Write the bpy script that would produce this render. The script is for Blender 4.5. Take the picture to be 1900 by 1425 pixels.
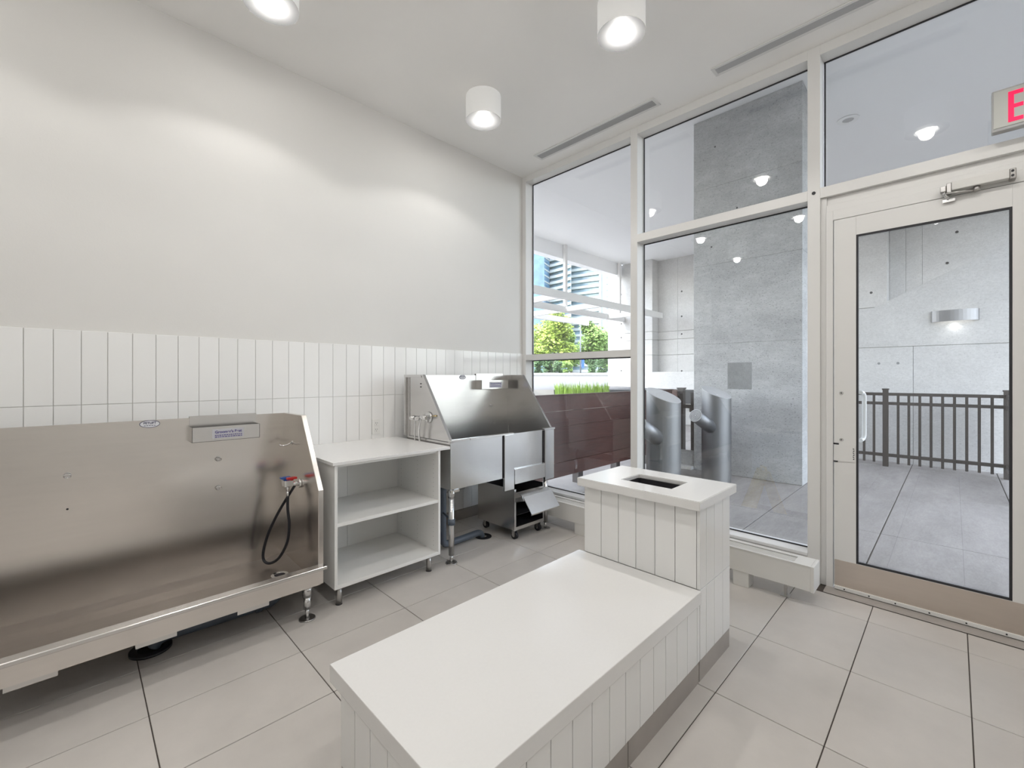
import bpy, bmesh, math, random
from mathutils import Vector, Matrix
random.seed(7)
for o in list(bpy.data.objects): bpy.data.objects.remove(o)
sc = bpy.context.scene
col = sc.collection
PI = math.pi

# ------------------------------------------------------------------ camera
H = 1.4031            # eye height
YAW = math.radians(45.209)
cam = bpy.data.cameras.new('camera')
cam.sensor_width = 36.0
cam.lens = 813.544 / 1900 * 36
cam.shift_y = -13.963 / 1900
cam.clip_start = 0.02
cam.clip_end = 1500
camo = bpy.data.objects.new('camera', cam)
camo.location = (0, 0, H)
camo.rotation_euler = (PI / 2, 0, YAW - PI / 2)
col.objects.link(camo)
sc.camera = camo

# ------------------------------------------------------------------ world, sun, exposure
SKY = 1.68
SUN = 3.2
SUN_DIR = Vector((-0.45, 0.25, 1.0)).normalized()     # towards the sun
LAMP_W = 15.5
FILL_W = 7.0         # added fill light at each lamp, raises the room's ambient
sc.view_settings.view_transform = 'Standard'
sc.view_settings.look = 'None'
sc.view_settings.gamma = 1.0
sc.view_settings.use_curve_mapping = False
sc.view_settings.exposure = -0.05
world = bpy.data.worlds.new('world')
sc.world = world
world.use_nodes = True
wn = world.node_tree.nodes
wl = world.node_tree.links
bg = wn['Background']
sky = wn.new('ShaderNodeTexSky')
sky.sky_type = 'NISHITA'
sky.sun_disc = False
sky.sun_elevation = math.asin(SUN_DIR.z)
sky.sun_rotation = math.atan2(SUN_DIR.x, SUN_DIR.y)
sky.air_density = 1.0
sky.dust_density = 2.0
hs = wn.new('ShaderNodeHueSaturation')
hs.inputs['Saturation'].default_value = 0.42
wl.new(sky.outputs[0], hs.inputs['Color'])
wl.new(hs.outputs[0], bg.inputs['Color'])
bg.inputs['Strength'].default_value = SKY
sun = bpy.data.lights.new('sun', 'SUN')
sun.energy = SUN
sun.angle = math.radians(0.6)
sun.color = (1.0, 0.96, 0.9)
suno = bpy.data.objects.new('sun', sun)
suno.rotation_euler = (-SUN_DIR).to_track_quat('-Z', 'Y').to_euler()
suno.location = (8, 12, 30)
col.objects.link(suno)

# ------------------------------------------------------------------ materials
def nt(name):
    m = bpy.data.materials.new(name)
    m.use_nodes = True
    return m, m.node_tree.nodes, m.node_tree.links, m.node_tree.nodes['Principled BSDF']

def M(name, c, rough=0.5, metal=0.0, var=0.0, scale=4.0, bump=0.0, bscale=40.0, rand=0.0,
      spec=0.5, coat=0.0, stretch=None, rvar=0.0, detail=6.0):
    """procedural material: colour varied by world-space noise and by a per-object random value"""
    m, n, l, b = nt(name)
    b.inputs['Base Color'].default_value = (*c, 1)
    b.inputs['Roughness'].default_value = rough
    b.inputs['Metallic'].default_value = metal
    b.inputs['Specular IOR Level'].default_value = spec
    b.inputs['Coat Weight'].default_value = coat
    geo = n.new('ShaderNodeNewGeometry')
    vec = geo.outputs['Position']
    if stretch:
        mp = n.new('ShaderNodeMapping')
        mp.inputs['Scale'].default_value = stretch
        l.new(vec, mp.inputs['Vector'])
        vec = mp.outputs[0]
    if var or rand or rvar:
        no = n.new('ShaderNodeTexNoise')
        no.inputs['Scale'].default_value = scale
        no.inputs['Detail'].default_value = detail
        no.inputs['Roughness'].default_value = 0.6
        l.new(vec, no.inputs['Vector'])
        mr = n.new('ShaderNodeMapRange')
        mr.inputs['From Min'].default_value = 0.25
        mr.inputs['From Max'].default_value = 0.75
        mr.inputs['To Min'].default_value = 1 - var
        mr.inputs['To Max'].default_value = 1 + var
        l.new(no.outputs['Fac'], mr.inputs['Value'])
        fac = mr.outputs[0]
        if rand:
            oi = n.new('ShaderNodeObjectInfo')
            mr2 = n.new('ShaderNodeMapRange')
            mr2.inputs['To Min'].default_value = 1 - rand
            mr2.inputs['To Max'].default_value = 1 + rand
            l.new(oi.outputs['Random'], mr2.inputs['Value'])
            mu = n.new('ShaderNodeMath'); mu.operation = 'MULTIPLY'
            l.new(fac, mu.inputs[0]); l.new(mr2.outputs[0], mu.inputs[1])
            fac = mu.outputs[0]
        vm = n.new('ShaderNodeVectorMath'); vm.operation = 'SCALE'
        vm.inputs[0].default_value = c
        l.new(fac, vm.inputs['Scale'])
        l.new(vm.outputs[0], b.inputs['Base Color'])
        if rvar:
            mr3 = n.new('ShaderNodeMapRange')
            mr3.inputs['To Min'].default_value = max(0.02, rough - rvar)
            mr3.inputs['To Max'].default_value = rough + rvar
            l.new(no.outputs['Fac'], mr3.inputs['Value'])
            l.new(mr3.outputs[0], b.inputs['Roughness'])
    if bump:
        nb = n.new('ShaderNodeTexNoise')
        nb.inputs['Scale'].default_value = bscale
        nb.inputs['Detail'].default_value = 5
        l.new(vec, nb.inputs['Vector'])
        bp = n.new('ShaderNodeBump')
        bp.inputs['Strength'].default_value = bump
        bp.inputs['Distance'].default_value = 0.01
        l.new(nb.outputs['Fac'], bp.inputs['Height'])
        l.new(bp.outputs[0], b.inputs['Normal'])
    return m

def concrete(name, c, pores=0.5, var=0.12, scale=1.3, stretch=None):
    """board-cast concrete: broad mottling, fine grain and small dark air holes"""
    m, n, l, b = nt(name)
    b.inputs['Roughness'].default_value = 0.85
    b.inputs['Specular IOR Level'].default_value = 0.25
    geo = n.new('ShaderNodeNewGeometry')
    vec = geo.outputs['Position']
    if stretch:
        mp = n.new('ShaderNodeMapping'); mp.inputs['Scale'].default_value = stretch
        l.new(vec, mp.inputs['Vector']); vec = mp.outputs[0]
    def noise(s, d=6, r=0.6):
        t = n.new('ShaderNodeTexNoise'); t.inputs['Scale'].default_value = s
        t.inputs['Detail'].default_value = d; t.inputs['Roughness'].default_value = r
        l.new(vec, t.inputs['Vector']); return t.outputs['Fac']
    def rng(x, a, b_, c_, d_):
        t = n.new('ShaderNodeMapRange'); l.new(x, t.inputs['Value'])
        for k, v in zip(('From Min', 'From Max', 'To Min', 'To Max'), (a, b_, c_, d_)): t.inputs[k].default_value = v
        return t.outputs[0]
    def mul(x, y):
        t = n.new('ShaderNodeMath'); t.operation = 'MULTIPLY'; l.new(x, t.inputs[0]); l.new(y, t.inputs[1]); return t.outputs[0]
    f = mul(rng(noise(scale), .3, .7, 1 - var, 1 + var), rng(noise(22, 8, .75), .3, .7, .86, 1.12))
    f = mul(f, rng(noise(6, 6, .65), .3, .7, 1 - var*.6, 1 + var*.5))
    vo = n.new('ShaderNodeTexVoronoi'); vo.inputs['Scale'].default_value = 26
    l.new(vec, vo.inputs['Vector'])
    hole = rng(vo.outputs['Distance'], .07, .14, 1 - pores, 1.0)
    gate = rng(noise(2.6, 3), .5, .6, 0, 1)
    mx = n.new('ShaderNodeMix'); mx.data_type = 'FLOAT'
    l.new(gate, mx.inputs[0]); mx.inputs[2].default_value = 1.0; l.new(hole, mx.inputs[3])
    f = mul(f, mx.outputs[0])
    sp_ = rng(noise(48, 3, .5), .60, .67, 1.0, 1.0-pores*.6)
    f = mul(f, sp_)
    vm = n.new('ShaderNodeVectorMath'); vm.operation = 'SCALE'; vm.inputs[0].default_value = c
    l.new(f, vm.inputs['Scale']); l.new(vm.outputs[0], b.inputs['Base Color'])
    bp = n.new('ShaderNodeBump'); bp.inputs['Strength'].default_value = .35; bp.inputs['Distance'].default_value = .01
    l.new(f, bp.inputs['Height']); l.new(bp.outputs[0], b.inputs['Normal'])
    return m

def brushed(name, c, rough, stain=0.25, along='x', sscale=1.4):
    """stainless steel: brushing lines along one axis, cloudy wipe marks and stains"""
    m, n, l, b = nt(name)
    b.inputs['Metallic'].default_value = 1.0
    geo = n.new('ShaderNodeNewGeometry')
    def noise(s, st, d=5):
        mp = n.new('ShaderNodeMapping'); mp.inputs['Scale'].default_value = st
        l.new(geo.outputs['Position'], mp.inputs['Vector'])
        t = n.new('ShaderNodeTexNoise'); t.inputs['Scale'].default_value = s; t.inputs['Detail'].default_value = d
        l.new(mp.outputs[0], t.inputs['Vector']); return t.outputs['Fac']
    def rng(x, a, b_, c_, d_):
        t = n.new('ShaderNodeMapRange'); l.new(x, t.inputs['Value'])
        for k, v in zip(('From Min', 'From Max', 'To Min', 'To Max'), (a, b_, c_, d_)): t.inputs[k].default_value = v
        return t.outputs[0]
    st = {'x': (1, 14, 14), 'y': (14, 1, 14), 'z': (14, 14, 1)}[along]
    line = noise(4, st, 3)
    cloud = noise(sscale, (1, 1, 1.6), 3)
    f1 = rng(line, .3, .7, .985, 1.015)
    f2 = rng(cloud, .25, .75, 1 - stain, 1.06)
    mu = n.new('ShaderNodeMath'); mu.operation = 'MULTIPLY'; l.new(f1, mu.inputs[0]); l.new(f2, mu.inputs[1])
    vm = n.new('ShaderNodeVectorMath'); vm.operation = 'SCALE'; vm.inputs[0].default_value = c
    l.new(mu.outputs[0], vm.inputs['Scale']); l.new(vm.outputs[0], b.inputs['Base Color'])
    b.inputs['Roughness'].default_value = rough
    return m

def emit(name, c, s):
    m, n, l, b = nt(name)
    b.inputs['Base Color'].default_value = (*c, 1)
    b.inputs['Emission Color'].default_value = (*c, 1)
    b.inputs['Emission Strength'].default_value = s
    return m

def glass(name, tint=(0.98, 0.99, 0.985), base=0.08):
    m, n, l, b = nt(name)
    n.remove(b)
    out = n['Material Output']
    tr = n.new('ShaderNodeBsdfTransparent'); tr.inputs['Color'].default_value = (*tint, 1)
    gl = n.new('ShaderNodeBsdfGlossy'); gl.inputs['Roughness'].default_value = 0.0
    lw = n.new('ShaderNodeLayerWeight'); lw.inputs['Blend'].default_value = .5
    pw = n.new('ShaderNodeMath'); pw.operation = 'POWER'; pw.inputs[1].default_value = 4.0
    l.new(lw.outputs['Facing'], pw.inputs[0])
    mr = n.new('ShaderNodeMapRange'); mr.inputs['To Min'].default_value = base; mr.inputs['To Max'].default_value = 1.0
    l.new(pw.outputs[0], mr.inputs['Value'])
    mix = n.new('ShaderNodeMixShader')
    l.new(mr.outputs[0], mix.inputs[0]); l.new(tr.outputs[0], mix.inputs[1]); l.new(gl.outputs[0], mix.inputs[2])
    l.new(mix.outputs[0], out.inputs['Surface'])
    return m

m_wall = M('wall_paint', (.70, .69, .668), .65, var=.02, scale=1.2, bump=.04, bscale=120)
m_ceil = M('ceiling_paint', (.92, .91, .89), .6, var=.015, scale=1.5)
m_grout = M('wall_grout', (.64, .63, .605), .9)
m_wtile = M('white_wall_tile', (.84, .84, .83), .14, rand=.018, var=.01, scale=3, spec=.5)
m_fgrout = M('floor_grout', (.075, .062, .055), .9)
m_ftile = M('floor_tile', (.56, .53, .50), .30, var=.075, scale=3.2, rand=.03, bump=.03, bscale=60, rvar=.03, spec=.5)
m_base = M('base_tile', (.36, .33, .305), .45, var=.12, scale=4, rand=.03)
m_quartz = M('white_quartz', (.78, .775, .765), .10, var=.012, scale=90, spec=.5)
m_mel = M('white_melamine', (.86, .855, .835), .32)
m_steel = brushed('brushed_steel', (.71, .70, .69), .235, .12, 'x')
m_steel_stained = brushed('stained_steel', (.80, .765, .73), .215, .14, 'x', 1.1)
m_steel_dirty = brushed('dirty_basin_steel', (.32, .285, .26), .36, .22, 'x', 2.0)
m_steel_z = brushed('steel_upright', (.67, .67, .67), .22, .10, 'z')
m_chrome = M('chrome', (.72, .72, .72), .12, 1.0)
m_alu = M('satin_tube', (.50, .49, .48), .28, 1.0)
m_frame = M('white_aluminium', (.74, .735, .72), .35, var=.01)
m_sillm = M('white_sill', (.80, .80, .80), .3)
m_gasket = M('black_gasket', (.02, .02, .024), .6)
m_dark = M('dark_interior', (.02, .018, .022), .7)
m_kick = brushed('kick_plate', (.72, .645, .58), .36, .15, 'y')
m_pvc = M('blue_grey_pvc', (.085, .105, .135), .4)
m_black = M('black_rubber', (.012, .013, .018), .45)
m_blue = M('blue_plastic', (.02, .09, .36), .35)
m_red = M('red_plastic', (.55, .02, .02), .35)
m_brass = M('brass', (.62, .5, .28), .25, 1.0)
m_glass = glass('window_glass')
m_conv = M('convector_enamel', (.70, .69, .665), .4)
m_grille = M('grille_slat', (.46, .46, .465), .5)
m_lampw = M('lamp_white', (.86, .86, .85), .4)
m_opal = emit('opal_shade', (.86, .86, .85), .18)
m_bezel = M('frosted_bezel', (.28, .28, .28), .5)
m_bulb = emit('lamp_glow', (1.0, .97, .9), 9.0)
m_red_letter = emit('exit_red', (1.0, .002, .085), .55)
m_sign = M('sign_face', (.52, .53, .50), .5)
m_signbody = M('sign_body', (.42, .42, .42), .5)
m_outlet = M('outlet_white', (.78, .78, .76), .35)
m_badge = M('badge_silver', (.74, .75, .78), .35)
m_ink = M('dark_blue_ink', (.035, .035, .10), .6)
m_purple = M('violet_ink', (.12, .10, .26), .6)
m_stick = M('sticker_grey', (.52, .52, .55), .45)
m_yellow = M('yellow_plastic', (.88, .62, .02), .4)
m_conc_col = concrete('cast_concrete_column', (.42, .425, .43), .85, .17, 1.2, (1, 1, 2.2))
m_conc = concrete('cast_concrete_wall', (.58, .575, .57), .4, .08, .8, (1, 1, 1.8))
m_patch = concrete('dark_concrete', (.24, .245, .25), .4, .1, 3)
m_pave = concrete('paving_concrete', (.35, .33, .32), .15, .16, 1.1, (1, 3, 1))
m_pavej = M('paving_joint', (.10, .095, .09), .9)
m_soffit = M('soffit_white', (.92, .92, .925), .7, var=.008, scale=.7)
m_wood = M('stained_wood', (.075, .030, .024), .5, var=.35, scale=3, rand=.22, stretch=(1, 12, 14), bump=.08, bscale=6)
m_woodpost = M('fence_post_dark', (.045, .036, .034), .6)
m_iron = M('brown_black_iron', (.035, .028, .026), .45)
m_bollard = brushed('bollard_steel', (.25, .255, .265), .5, .06, 'z')
m_toplate = M('pale_top_plate', (.50, .50, .51), .6, var=.06)
m_sconce = brushed('sconce_aluminium', (.34, .34, .35), .5, .05, 'z')
m_road = M('pale_asphalt', (.105, .105, .11), .9, var=.15, scale=.4)
m_walk = M('pale_sidewalk', (.20, .195, .185), .9, var=.04, scale=.6)
m_leafA = M('leaf_yellow_green', (.28, .37, .055), .6, var=.35, scale=.6)
m_leafB = M('leaf_green', (.17, .28, .06), .6, var=.4, scale=.6)
m_leafC = M('hedge_green', (.07, .14, .05), .6, var=.4, scale=.8)
m_grass = M('grass_green', (.24, .38, .05), .6, var=.3, scale=2)
m_bark = M('bark', (.12, .09, .07), .9, var=.2, scale=3)
m_tw = M('tower_white', (.42, .44, .46), .6)
m_tglass = M('tower_glass', (.17, .25, .31), .15, .0, var=.5, scale=.22, spec=.8)
m_tglass2 = M('tower_glass_dark', (.10, .20, .33), .12, .0, var=.5, scale=.25, spec=.8)
m_tpale = M('tower_pale', (.36, .41, .45), .6)
m_pole = M('street_pole', (.13, .14, .16), .5)
m_perg = M('pergola_white', (.78, .77, .76), .5)

# ------------------------------------------------------------------ mesh helpers
class MB:
    def __init__(s): s.v = []; s.f = []; s.sm = []
    def quad(s, a, b, c, d): 
        k = len(s.v); s.v += [a, b, c, d]; s.f.append((k, k+1, k+2, k+3)); s.sm.append(False); return s
    def box(s, x0, x1, y0, y1, z0, z1):
        k = len(s.v)
        s.v += [(x0,y0,z0),(x1,y0,z0),(x1,y1,z0),(x0,y1,z0),(x0,y0,z1),(x1,y0,z1),(x1,y1,z1),(x0,y1,z1)]
        for f in ((0,3,2,1),(4,5,6,7),(0,1,5,4),(1,2,6,5),(2,3,7,6),(3,0,4,7)):
            s.f.append(tuple(k+i for i in f)); s.sm.append(False)
        return s
    def prism(s, poly, axis, a, b):
        """extrude a 2-D polygon along axis (0,1,2) from a to b; polygon coordinates are the two other axes in order"""
        k = len(s.v); n = len(poly)
        def put(p, t):
            q = list(p); q.insert(axis, t); return tuple(q)
        s.v += [put(p, a) for p in poly] + [put(p, b) for p in poly]
        s.f.append(tuple(k+i for i in reversed(range(n)))); s.f.append(tuple(k+n+i for i in range(n))); s.sm += [False, False]
        for i in range(n):
            j = (i+1) % n
            s.f.append((k+i, k+j, k+n+j, k+n+i)); s.sm.append(False)
        return s
    def cyl(s, p, q, r, r2=None, n=20, caps=True):
        p = Vector(p); q = Vector(q); r2 = r if r2 is None else r2
        d = (q-p).normalized(); a = d.orthogonal().normalized(); b = d.cross(a)
        k = len(s.v)
        for c, rr in ((p, r), (q, r2)):
            for i in range(n):
                t = 2*PI*i/n; s.v.append(tuple(c + a*math.cos(t)*rr + b*math.sin(t)*rr))
        for i in range(n):
            j = (i+1) % n; s.f.append((k+i, k+j, k+n+j, k+n+i)); s.sm.append(True)
        if caps:
            s.f.append(tuple(k+i for i in reversed(range(n)))); s.f.append(tuple(k+n+i for i in range(n))); s.sm += [False, False]
        return s
    def tube(s, pts, r, n=10):
        pts = [Vector(p) for p in pts]; k = len(s.v); m = len(pts)
        d0 = (pts[1]-pts[0]).normalized(); a = d0.orthogonal().normalized()
        for i, p in enumerate(pts):
            d = (pts[min(i+1, m-1)] - pts[max(i-1, 0)]).normalized()
            a = (a - d*a.dot(d)).normalized(); b = d.cross(a)
            for j in range(n):
                t = 2*PI*j/n; s.v.append(tuple(p + a*math.cos(t)*r + b*math.sin(t)*r))
        for i in range(m-1):
            for j in range(n):
                j2 = (j+1) % n
                s.f.append((k+i*n+j, k+i*n+j2, k+(i+1)*n+j2, k+(i+1)*n+j)); s.sm.append(True)
        s.f.append(tuple(k+j for j in reversed(range(n)))); s.f.append(tuple(k+(m-1)*n+j for j in range(n))); s.sm += [False, False]
        return s
    def ring(s, c, ax, r0, r1, h, n=28):
        """flat washer: inner r0, outer r1, height h along axis ax"""
        c = Vector(c); d = Vector(ax).normalized(); a = d.orthogonal().normalized(); b = d.cross(a); k = len(s.v)
        for rr, hh in ((r0, 0), (r1, 0), (r1, h), (r0, h)):
            for i in range(n):
                t = 2*PI*i/n; s.v.append(tuple(c + d*hh + a*math.cos(t)*rr + b*math.sin(t)*rr))
        for q in range(4):
            q2 = (q+1) % 4
            for i in range(n):
                j = (i+1) % n
                s.f.append((k+q*n+i, k+q*n+j, k+q2*n+j, k+q2*n+i)); s.sm.append(q in (1, 3))
        return s
    def mesh(s, name, m, bevel=0.0, seg=2):
        me = bpy.data.meshes.new(name)
        me.from_pydata(s.v, [], s.f)
        me.polygons.foreach_set('use_smooth', s.sm)
        bm = bmesh.new(); bm.from_mesh(me)
        bmesh.ops.recalc_face_normals(bm, faces=bm.faces)
        if bevel:
            es = [e for e in bm.edges if len(e.link_faces) == 2 and e.calc_face_angle(0) > 0.6]
            bmesh.ops.bevel(bm, geom=es, offset=bevel, segments=seg, affect='EDGES', profile=.6)
        bm.to_mesh(me); bm.free()
        if m: me.materials.append(m)
        me.update()
        return me
    def build(s, name, m, parent=None, bevel=0.0, seg=2):
        return link(name, s.mesh(name, m, bevel, seg), parent)

def link(name, me, parent=None, loc=None):
    o = bpy.data.objects.new(name, me); col.objects.link(o)
    if parent is not None:
        o.parent = parent
        o.matrix_parent_inverse = parent.matrix_basis.inverted()
    if loc: o.location = loc
    return o

def tag(o, label=None, cat=None, group=None, kind=None):
    if label: o['label'] = label
    if cat: o['category'] = cat
    if group: o['group'] = group
    if kind: o['kind'] = kind
    return o

def thing(name, loc, label=None, cat=None, group=None, kind=None):
    o = bpy.data.objects.new(name, None); o.empty_display_size = .1
    o.location = loc; col.objects.link(o)
    return tag(o, label, cat, group, kind)

def struct(name, loc=(0, 0, 0), label=None):
    return thing(name, loc, label, None, None, 'structure')

def text(name, body, size, mat, origin, right, up, parent, extrude=.0006, bold=0.0, align='CENTER'):
    """flat lettering as a mesh, laid on a surface spanned by right/up"""
    cu = bpy.data.curves.new(name, 'FONT'); cu.body = body; cu.size = size
    cu.align_x = align; cu.align_y = 'CENTER'; cu.extrude = extrude; cu.offset = bold
    tmp = bpy.data.objects.new('tmp_text', cu); col.objects.link(tmp)
    bpy.context.view_layer.update()
    me = bpy.data.meshes.new_from_object(tmp.evaluated_get(bpy.context.evaluated_depsgraph_get()))
    bpy.data.objects.remove(tmp)
    R = Vector(right).normalized(); U = Vector(up).normalized(); N = R.cross(U)
    mw = Matrix(((R.x, U.x, N.x, origin[0]), (R.y, U.y, N.y, origin[1]), (R.z, U.z, N.z, origin[2]), (0, 0, 0, 1)))
    me.transform(mw); me.materials.clear(); me.materials.append(mat)
    return link(name, me, parent)

def clip_tiles(parent, name, xs, ys, mk, cache, gap):
    """rows of rectangular pieces; alike sizes share one mesh"""
    for (a0, a1) in xs:
        for (b0, b1) in ys:
            w = round(a1-a0-gap, 4); h = round(b1-b0-gap, 4)
            if w < .012 or h < .012: continue
            key = (name, w, h)
            if key not in cache: cache[key] = mk(w, h)
            yield cache[key], (a0+a1)/2, (b0+b1)/2

def spans(start, step, lo, hi):
    k = math.floor((lo-start)/step); out = []
    while start + k*step < hi - 1e-6:
        a, b = max(lo, start+k*step), min(hi, start+(k+1)*step)
        if b - a > .004: out.append((a, b))
        k += 1
    return out

# ------------------------------------------------------------------ room shell
W = 3.42        # tiled wall plane (y)
G = 3.555       # inner face of the window frames (x)
GL = 3.668      # glass (x)
C = 3.638       # ceiling (z)
XB, YB = -1.7, -1.5    # walls behind the camera
cache = {}

# floor of separate tiles
fl = struct('floor', (0, 0, 0), 'beige grey stone tile floor with thin dark joints')
MB().box(XB, 3.72, YB, W+.1, -.12, -.004).build('grout_bed', m_fgrout, fl)
def mk_ft(w, h):
    return MB().box(-w/2, w/2, -h/2, h/2, -.012, 0).mesh('tile', m_ftile, .0012, 1)
for me, x, y in clip_tiles(fl, 'ft', spans(.2117, .60045, XB, 3.447), spans(2.3438, .3994, YB, W-.012), mk_ft, cache, .0042):
    link('tile', me, fl, (x, y, 0))

# tiled and painted wall
wlft = struct('wall_left', (0, W, 0), 'off-white painted wall above a band of white upright tiles')
MB().box(XB, 3.72, W, W+.15, 0, C).build('painted_wall', m_wall, wlft)
TOP = 1.6586; TW = .10766; TH = .4137
MB().box(XB, G, W-.006, W, .1, TOP).build('grout', m_grout, wlft)
def mk_wt(w, h):
    return MB().box(-w/2, w/2, -.005, .005, -h/2, h/2).mesh('tile', m_wtile, .001, 1)
rows = [(TOP-TH, TOP), (TOP-2*TH, TOP-TH), (TOP-3*TH, TOP-2*TH), (.1, TOP-3*TH)]
for me, x, z in clip_tiles(wlft, 'wt', spans(-.1972, TW, -1.05, G), rows, mk_wt, cache, .0028):
    link('tile', me, wlft, (x, W-.006, z))
bb = struct('baseboard_left', (0, W, 0), 'grey brown tile baseboard under the white wall tiles')
for a, b in spans(.2117, .60045, XB, G):
    MB().box(a+.002, b-.002, W-.014, W, .0, .098).build('tile', m_base, bb)

# ceiling, walls behind the camera
MB().box(XB, 3.75, YB, W+.15, C, C+.25).build('ceiling', m_ceil); tag(bpy.data.objects['ceiling'], 'plain off-white ceiling over the room', kind='structure')
MB().box(XB-.15, XB, YB-.15, W+.15, 0, C).build('wall_back', m_wall); tag(bpy.data.objects['wall_back'], 'off-white wall behind the camera', kind='structure')
MB().box(XB, 3.75, YB-.15, YB, 0, C).build('wall_right', m_wall); tag(bpy.data.objects['wall_right'], 'off-white wall right of the door', kind='structure')
MB().box(G, G+.16, YB, -.42, 0, C).build('wall_window_side', m_wall); tag(bpy.data.objects['wall_window_side'], 'off-white wall beside the glass door', kind='structure')

# ------------------------------------------------------------------ window wall
FD = .135       # frame depth
M1 = (1.992, 2.060); M2 = (.634, .706); JL = (3.362, W); MR = (-.42, -.352)
HZ = 3.571; TB = (2.604, 2.674); BZ = (1.583, 1.645); SZ = .195
def pane(parent, y0, y1, z0, z1):
    MB().box(GL, GL+.008, y0, y1, z0, z1).build('pane', m_glass, parent)
    g = MB(); t = .009; x0, x1 = GL-.006, GL+.0
    g.box(x0, x1, y0, y1, z0, z0+t); g.box(x0, x1, y0, y1, z1-t, z1); g.box(x0, x1, y0, y0+t, z0+t, z1-t); g.box(x0, x1, y1-t, y1, z0+t, z1-t)
    g.build('gasket', m_gasket, parent)
def member(parent, name, y0, y1, z0, z1, x0=G, x1=None):
    return MB().box(x0, x1 or G+FD, y0, y1, z0, z1).build(name, m_frame, parent, .0015, 1)

w1 = struct('window_1', (G, 2.7, SZ), 'tall window beside the tiled wall with a low crossbar')
member(w1, 'jamb', *JL, 0, C); member(w1, 'mullion', *M1, 0, C)
member(w1, 'head', M1[1], JL[0], HZ, C); member(w1, 'crossbar', M1[1], JL[0], *BZ)
pane(w1, M1[1]+.004, JL[0]-.004, BZ[1], HZ); pane(w1, M1[1]+.004, JL[0]-.004, SZ, BZ[0])
MB().box(G-.004, GL+.06, M1[1], JL[0], SZ-.022, SZ).build('window_sill', m_sillm, w1, .002, 1)
MB().box(G+.004, G+.14, M1[1], JL[0], 0, SZ-.022).build('apron', m_frame, w1)

w2 = struct('window_2', (G, 1.35, SZ), 'wide window between the two mullions with a high crossbar')
member(w2, 'head', M2[1], M1[0], HZ, C); member(w2, 'crossbar', M2[1], M1[0], *TB)
member(w2, 'mullion', *M2, 0, C)
pane(w2, M2[1]+.004, M1[0]-.004, TB[1], HZ); pane(w2, M2[1]+.004, M1[0]-.004, SZ, TB[0])
MB().box(G-.004, GL+.06, M2[1], M1[0], SZ-.022, SZ).build('window_sill', m_sillm, w2, .002, 1)
MB().box(G+.004, G+.14, M2[1], M1[0], 0, SZ-.022).build('apron', m_frame, w2)
MB().cyl((G-.004, .670, 2.648), (G+.004, .670, 2.648), .011, n=16).build('lock_hole', m_gasket, w2)

w3 = struct('window_3', (G, .14, 2.67), 'fixed transom window above the glass door')
member(w3, 'head', MR[1], M2[0], HZ, C); member(w3, 'crossbar', MR[1], M2[0], *TB)
member(w3, 'mullion', *MR, 0, C)
pane(w3, MR[1]+.004, M2[0]-.004, TB[1], HZ)

# door
dr = struct('door_1', (G, .1, 0), 'white framed glass door with a metal kick plate')
DX0, DX1 = G-.012, G+.038
DY0, DY1 = -.345, .556; DZ = 2.43
# frame: jambs, head with steps
fr = MB()
fr.box(G+.018, G+.12, .600, M2[0], 0, TB[0]); fr.box(G-.004, G+.10, DY1+.006, .600, 0, 2.50)
fr.build('door_jamb', m_frame, dr, .0015, 1)
fr = MB()
fr.box(G+.03, G+.12, MR[1], .60, 2.545, TB[0]); fr.box(G+.006, G+.11, MR[1], .60, 2.50, 2.545); fr.box(G-.004, G+.10, MR[1], DY1+.006, DZ+.006, 2.50)
fr.build('door_head', m_frame, dr, .0015, 1)
GY0, GY1, GZ0, GZ1 = -.221, .440, .204, 2.311
MB().box(DX0, DX1, GY1, DY1, .03, DZ).build('stile', m_frame, dr, .0015, 1)
MB().box(DX0, DX1, DY0, GY0, .03, DZ).build('stile', m_frame, dr, .0015, 1)
MB().box(DX0, DX1, GY0, GY1, GZ1, DZ).build('top_rail', m_frame, dr)
MB().box(DX0, DX1, GY0, GY1, .03, GZ0).build('bottom_rail', m_frame, dr)
MB().box(DX0+.018, DX0+.026, GY0, GY1, GZ0, GZ1).build('pane', m_glass, dr)
g = MB(); t = .011; x0, x1 = DX0+.001, DX0+.016
g.box(x0, x1, GY0, GY1, GZ0, GZ0+t); g.box(x0, x1, GY0, GY1, GZ1-t, GZ1); g.box(x0, x1, GY0, GY0+t, GZ0+t, GZ1-t); g.box(x0, x1, GY1-t, GY1, GZ0+t, GZ1-t)
g.build('gasket', m_gasket, dr)
k = MB().box(DX0-.003, DX0-.0004, DY0, DY1-.004, .034, .2025)
k.build('kick_plate', m_kick, dr)
sw = MB().box(DX0-.012, DX0-.0004, DY0, DY1-.004, .012, .034).build('door_sweep', m_frame, dr, .001, 1)
for yy in (.50, .375, .25, .10, -.05, -.2):
    MB().cyl((DX0-.0135, yy, .023), (DX0-.0115, yy, .023), .0042, n=10).build('screw', m_gasket, sw)
MB().box(DX0-.006, DX0+.01, DY0, DY1-.004, .004, .012).build('brush_seal', m_black, dr)
th = MB().prism([(G-.10, 0), (G-.085, .007), (G+.10, .009), (G+.12, 0)], 1, MR[1], .60).build('threshold', m_base, dr)
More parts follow.
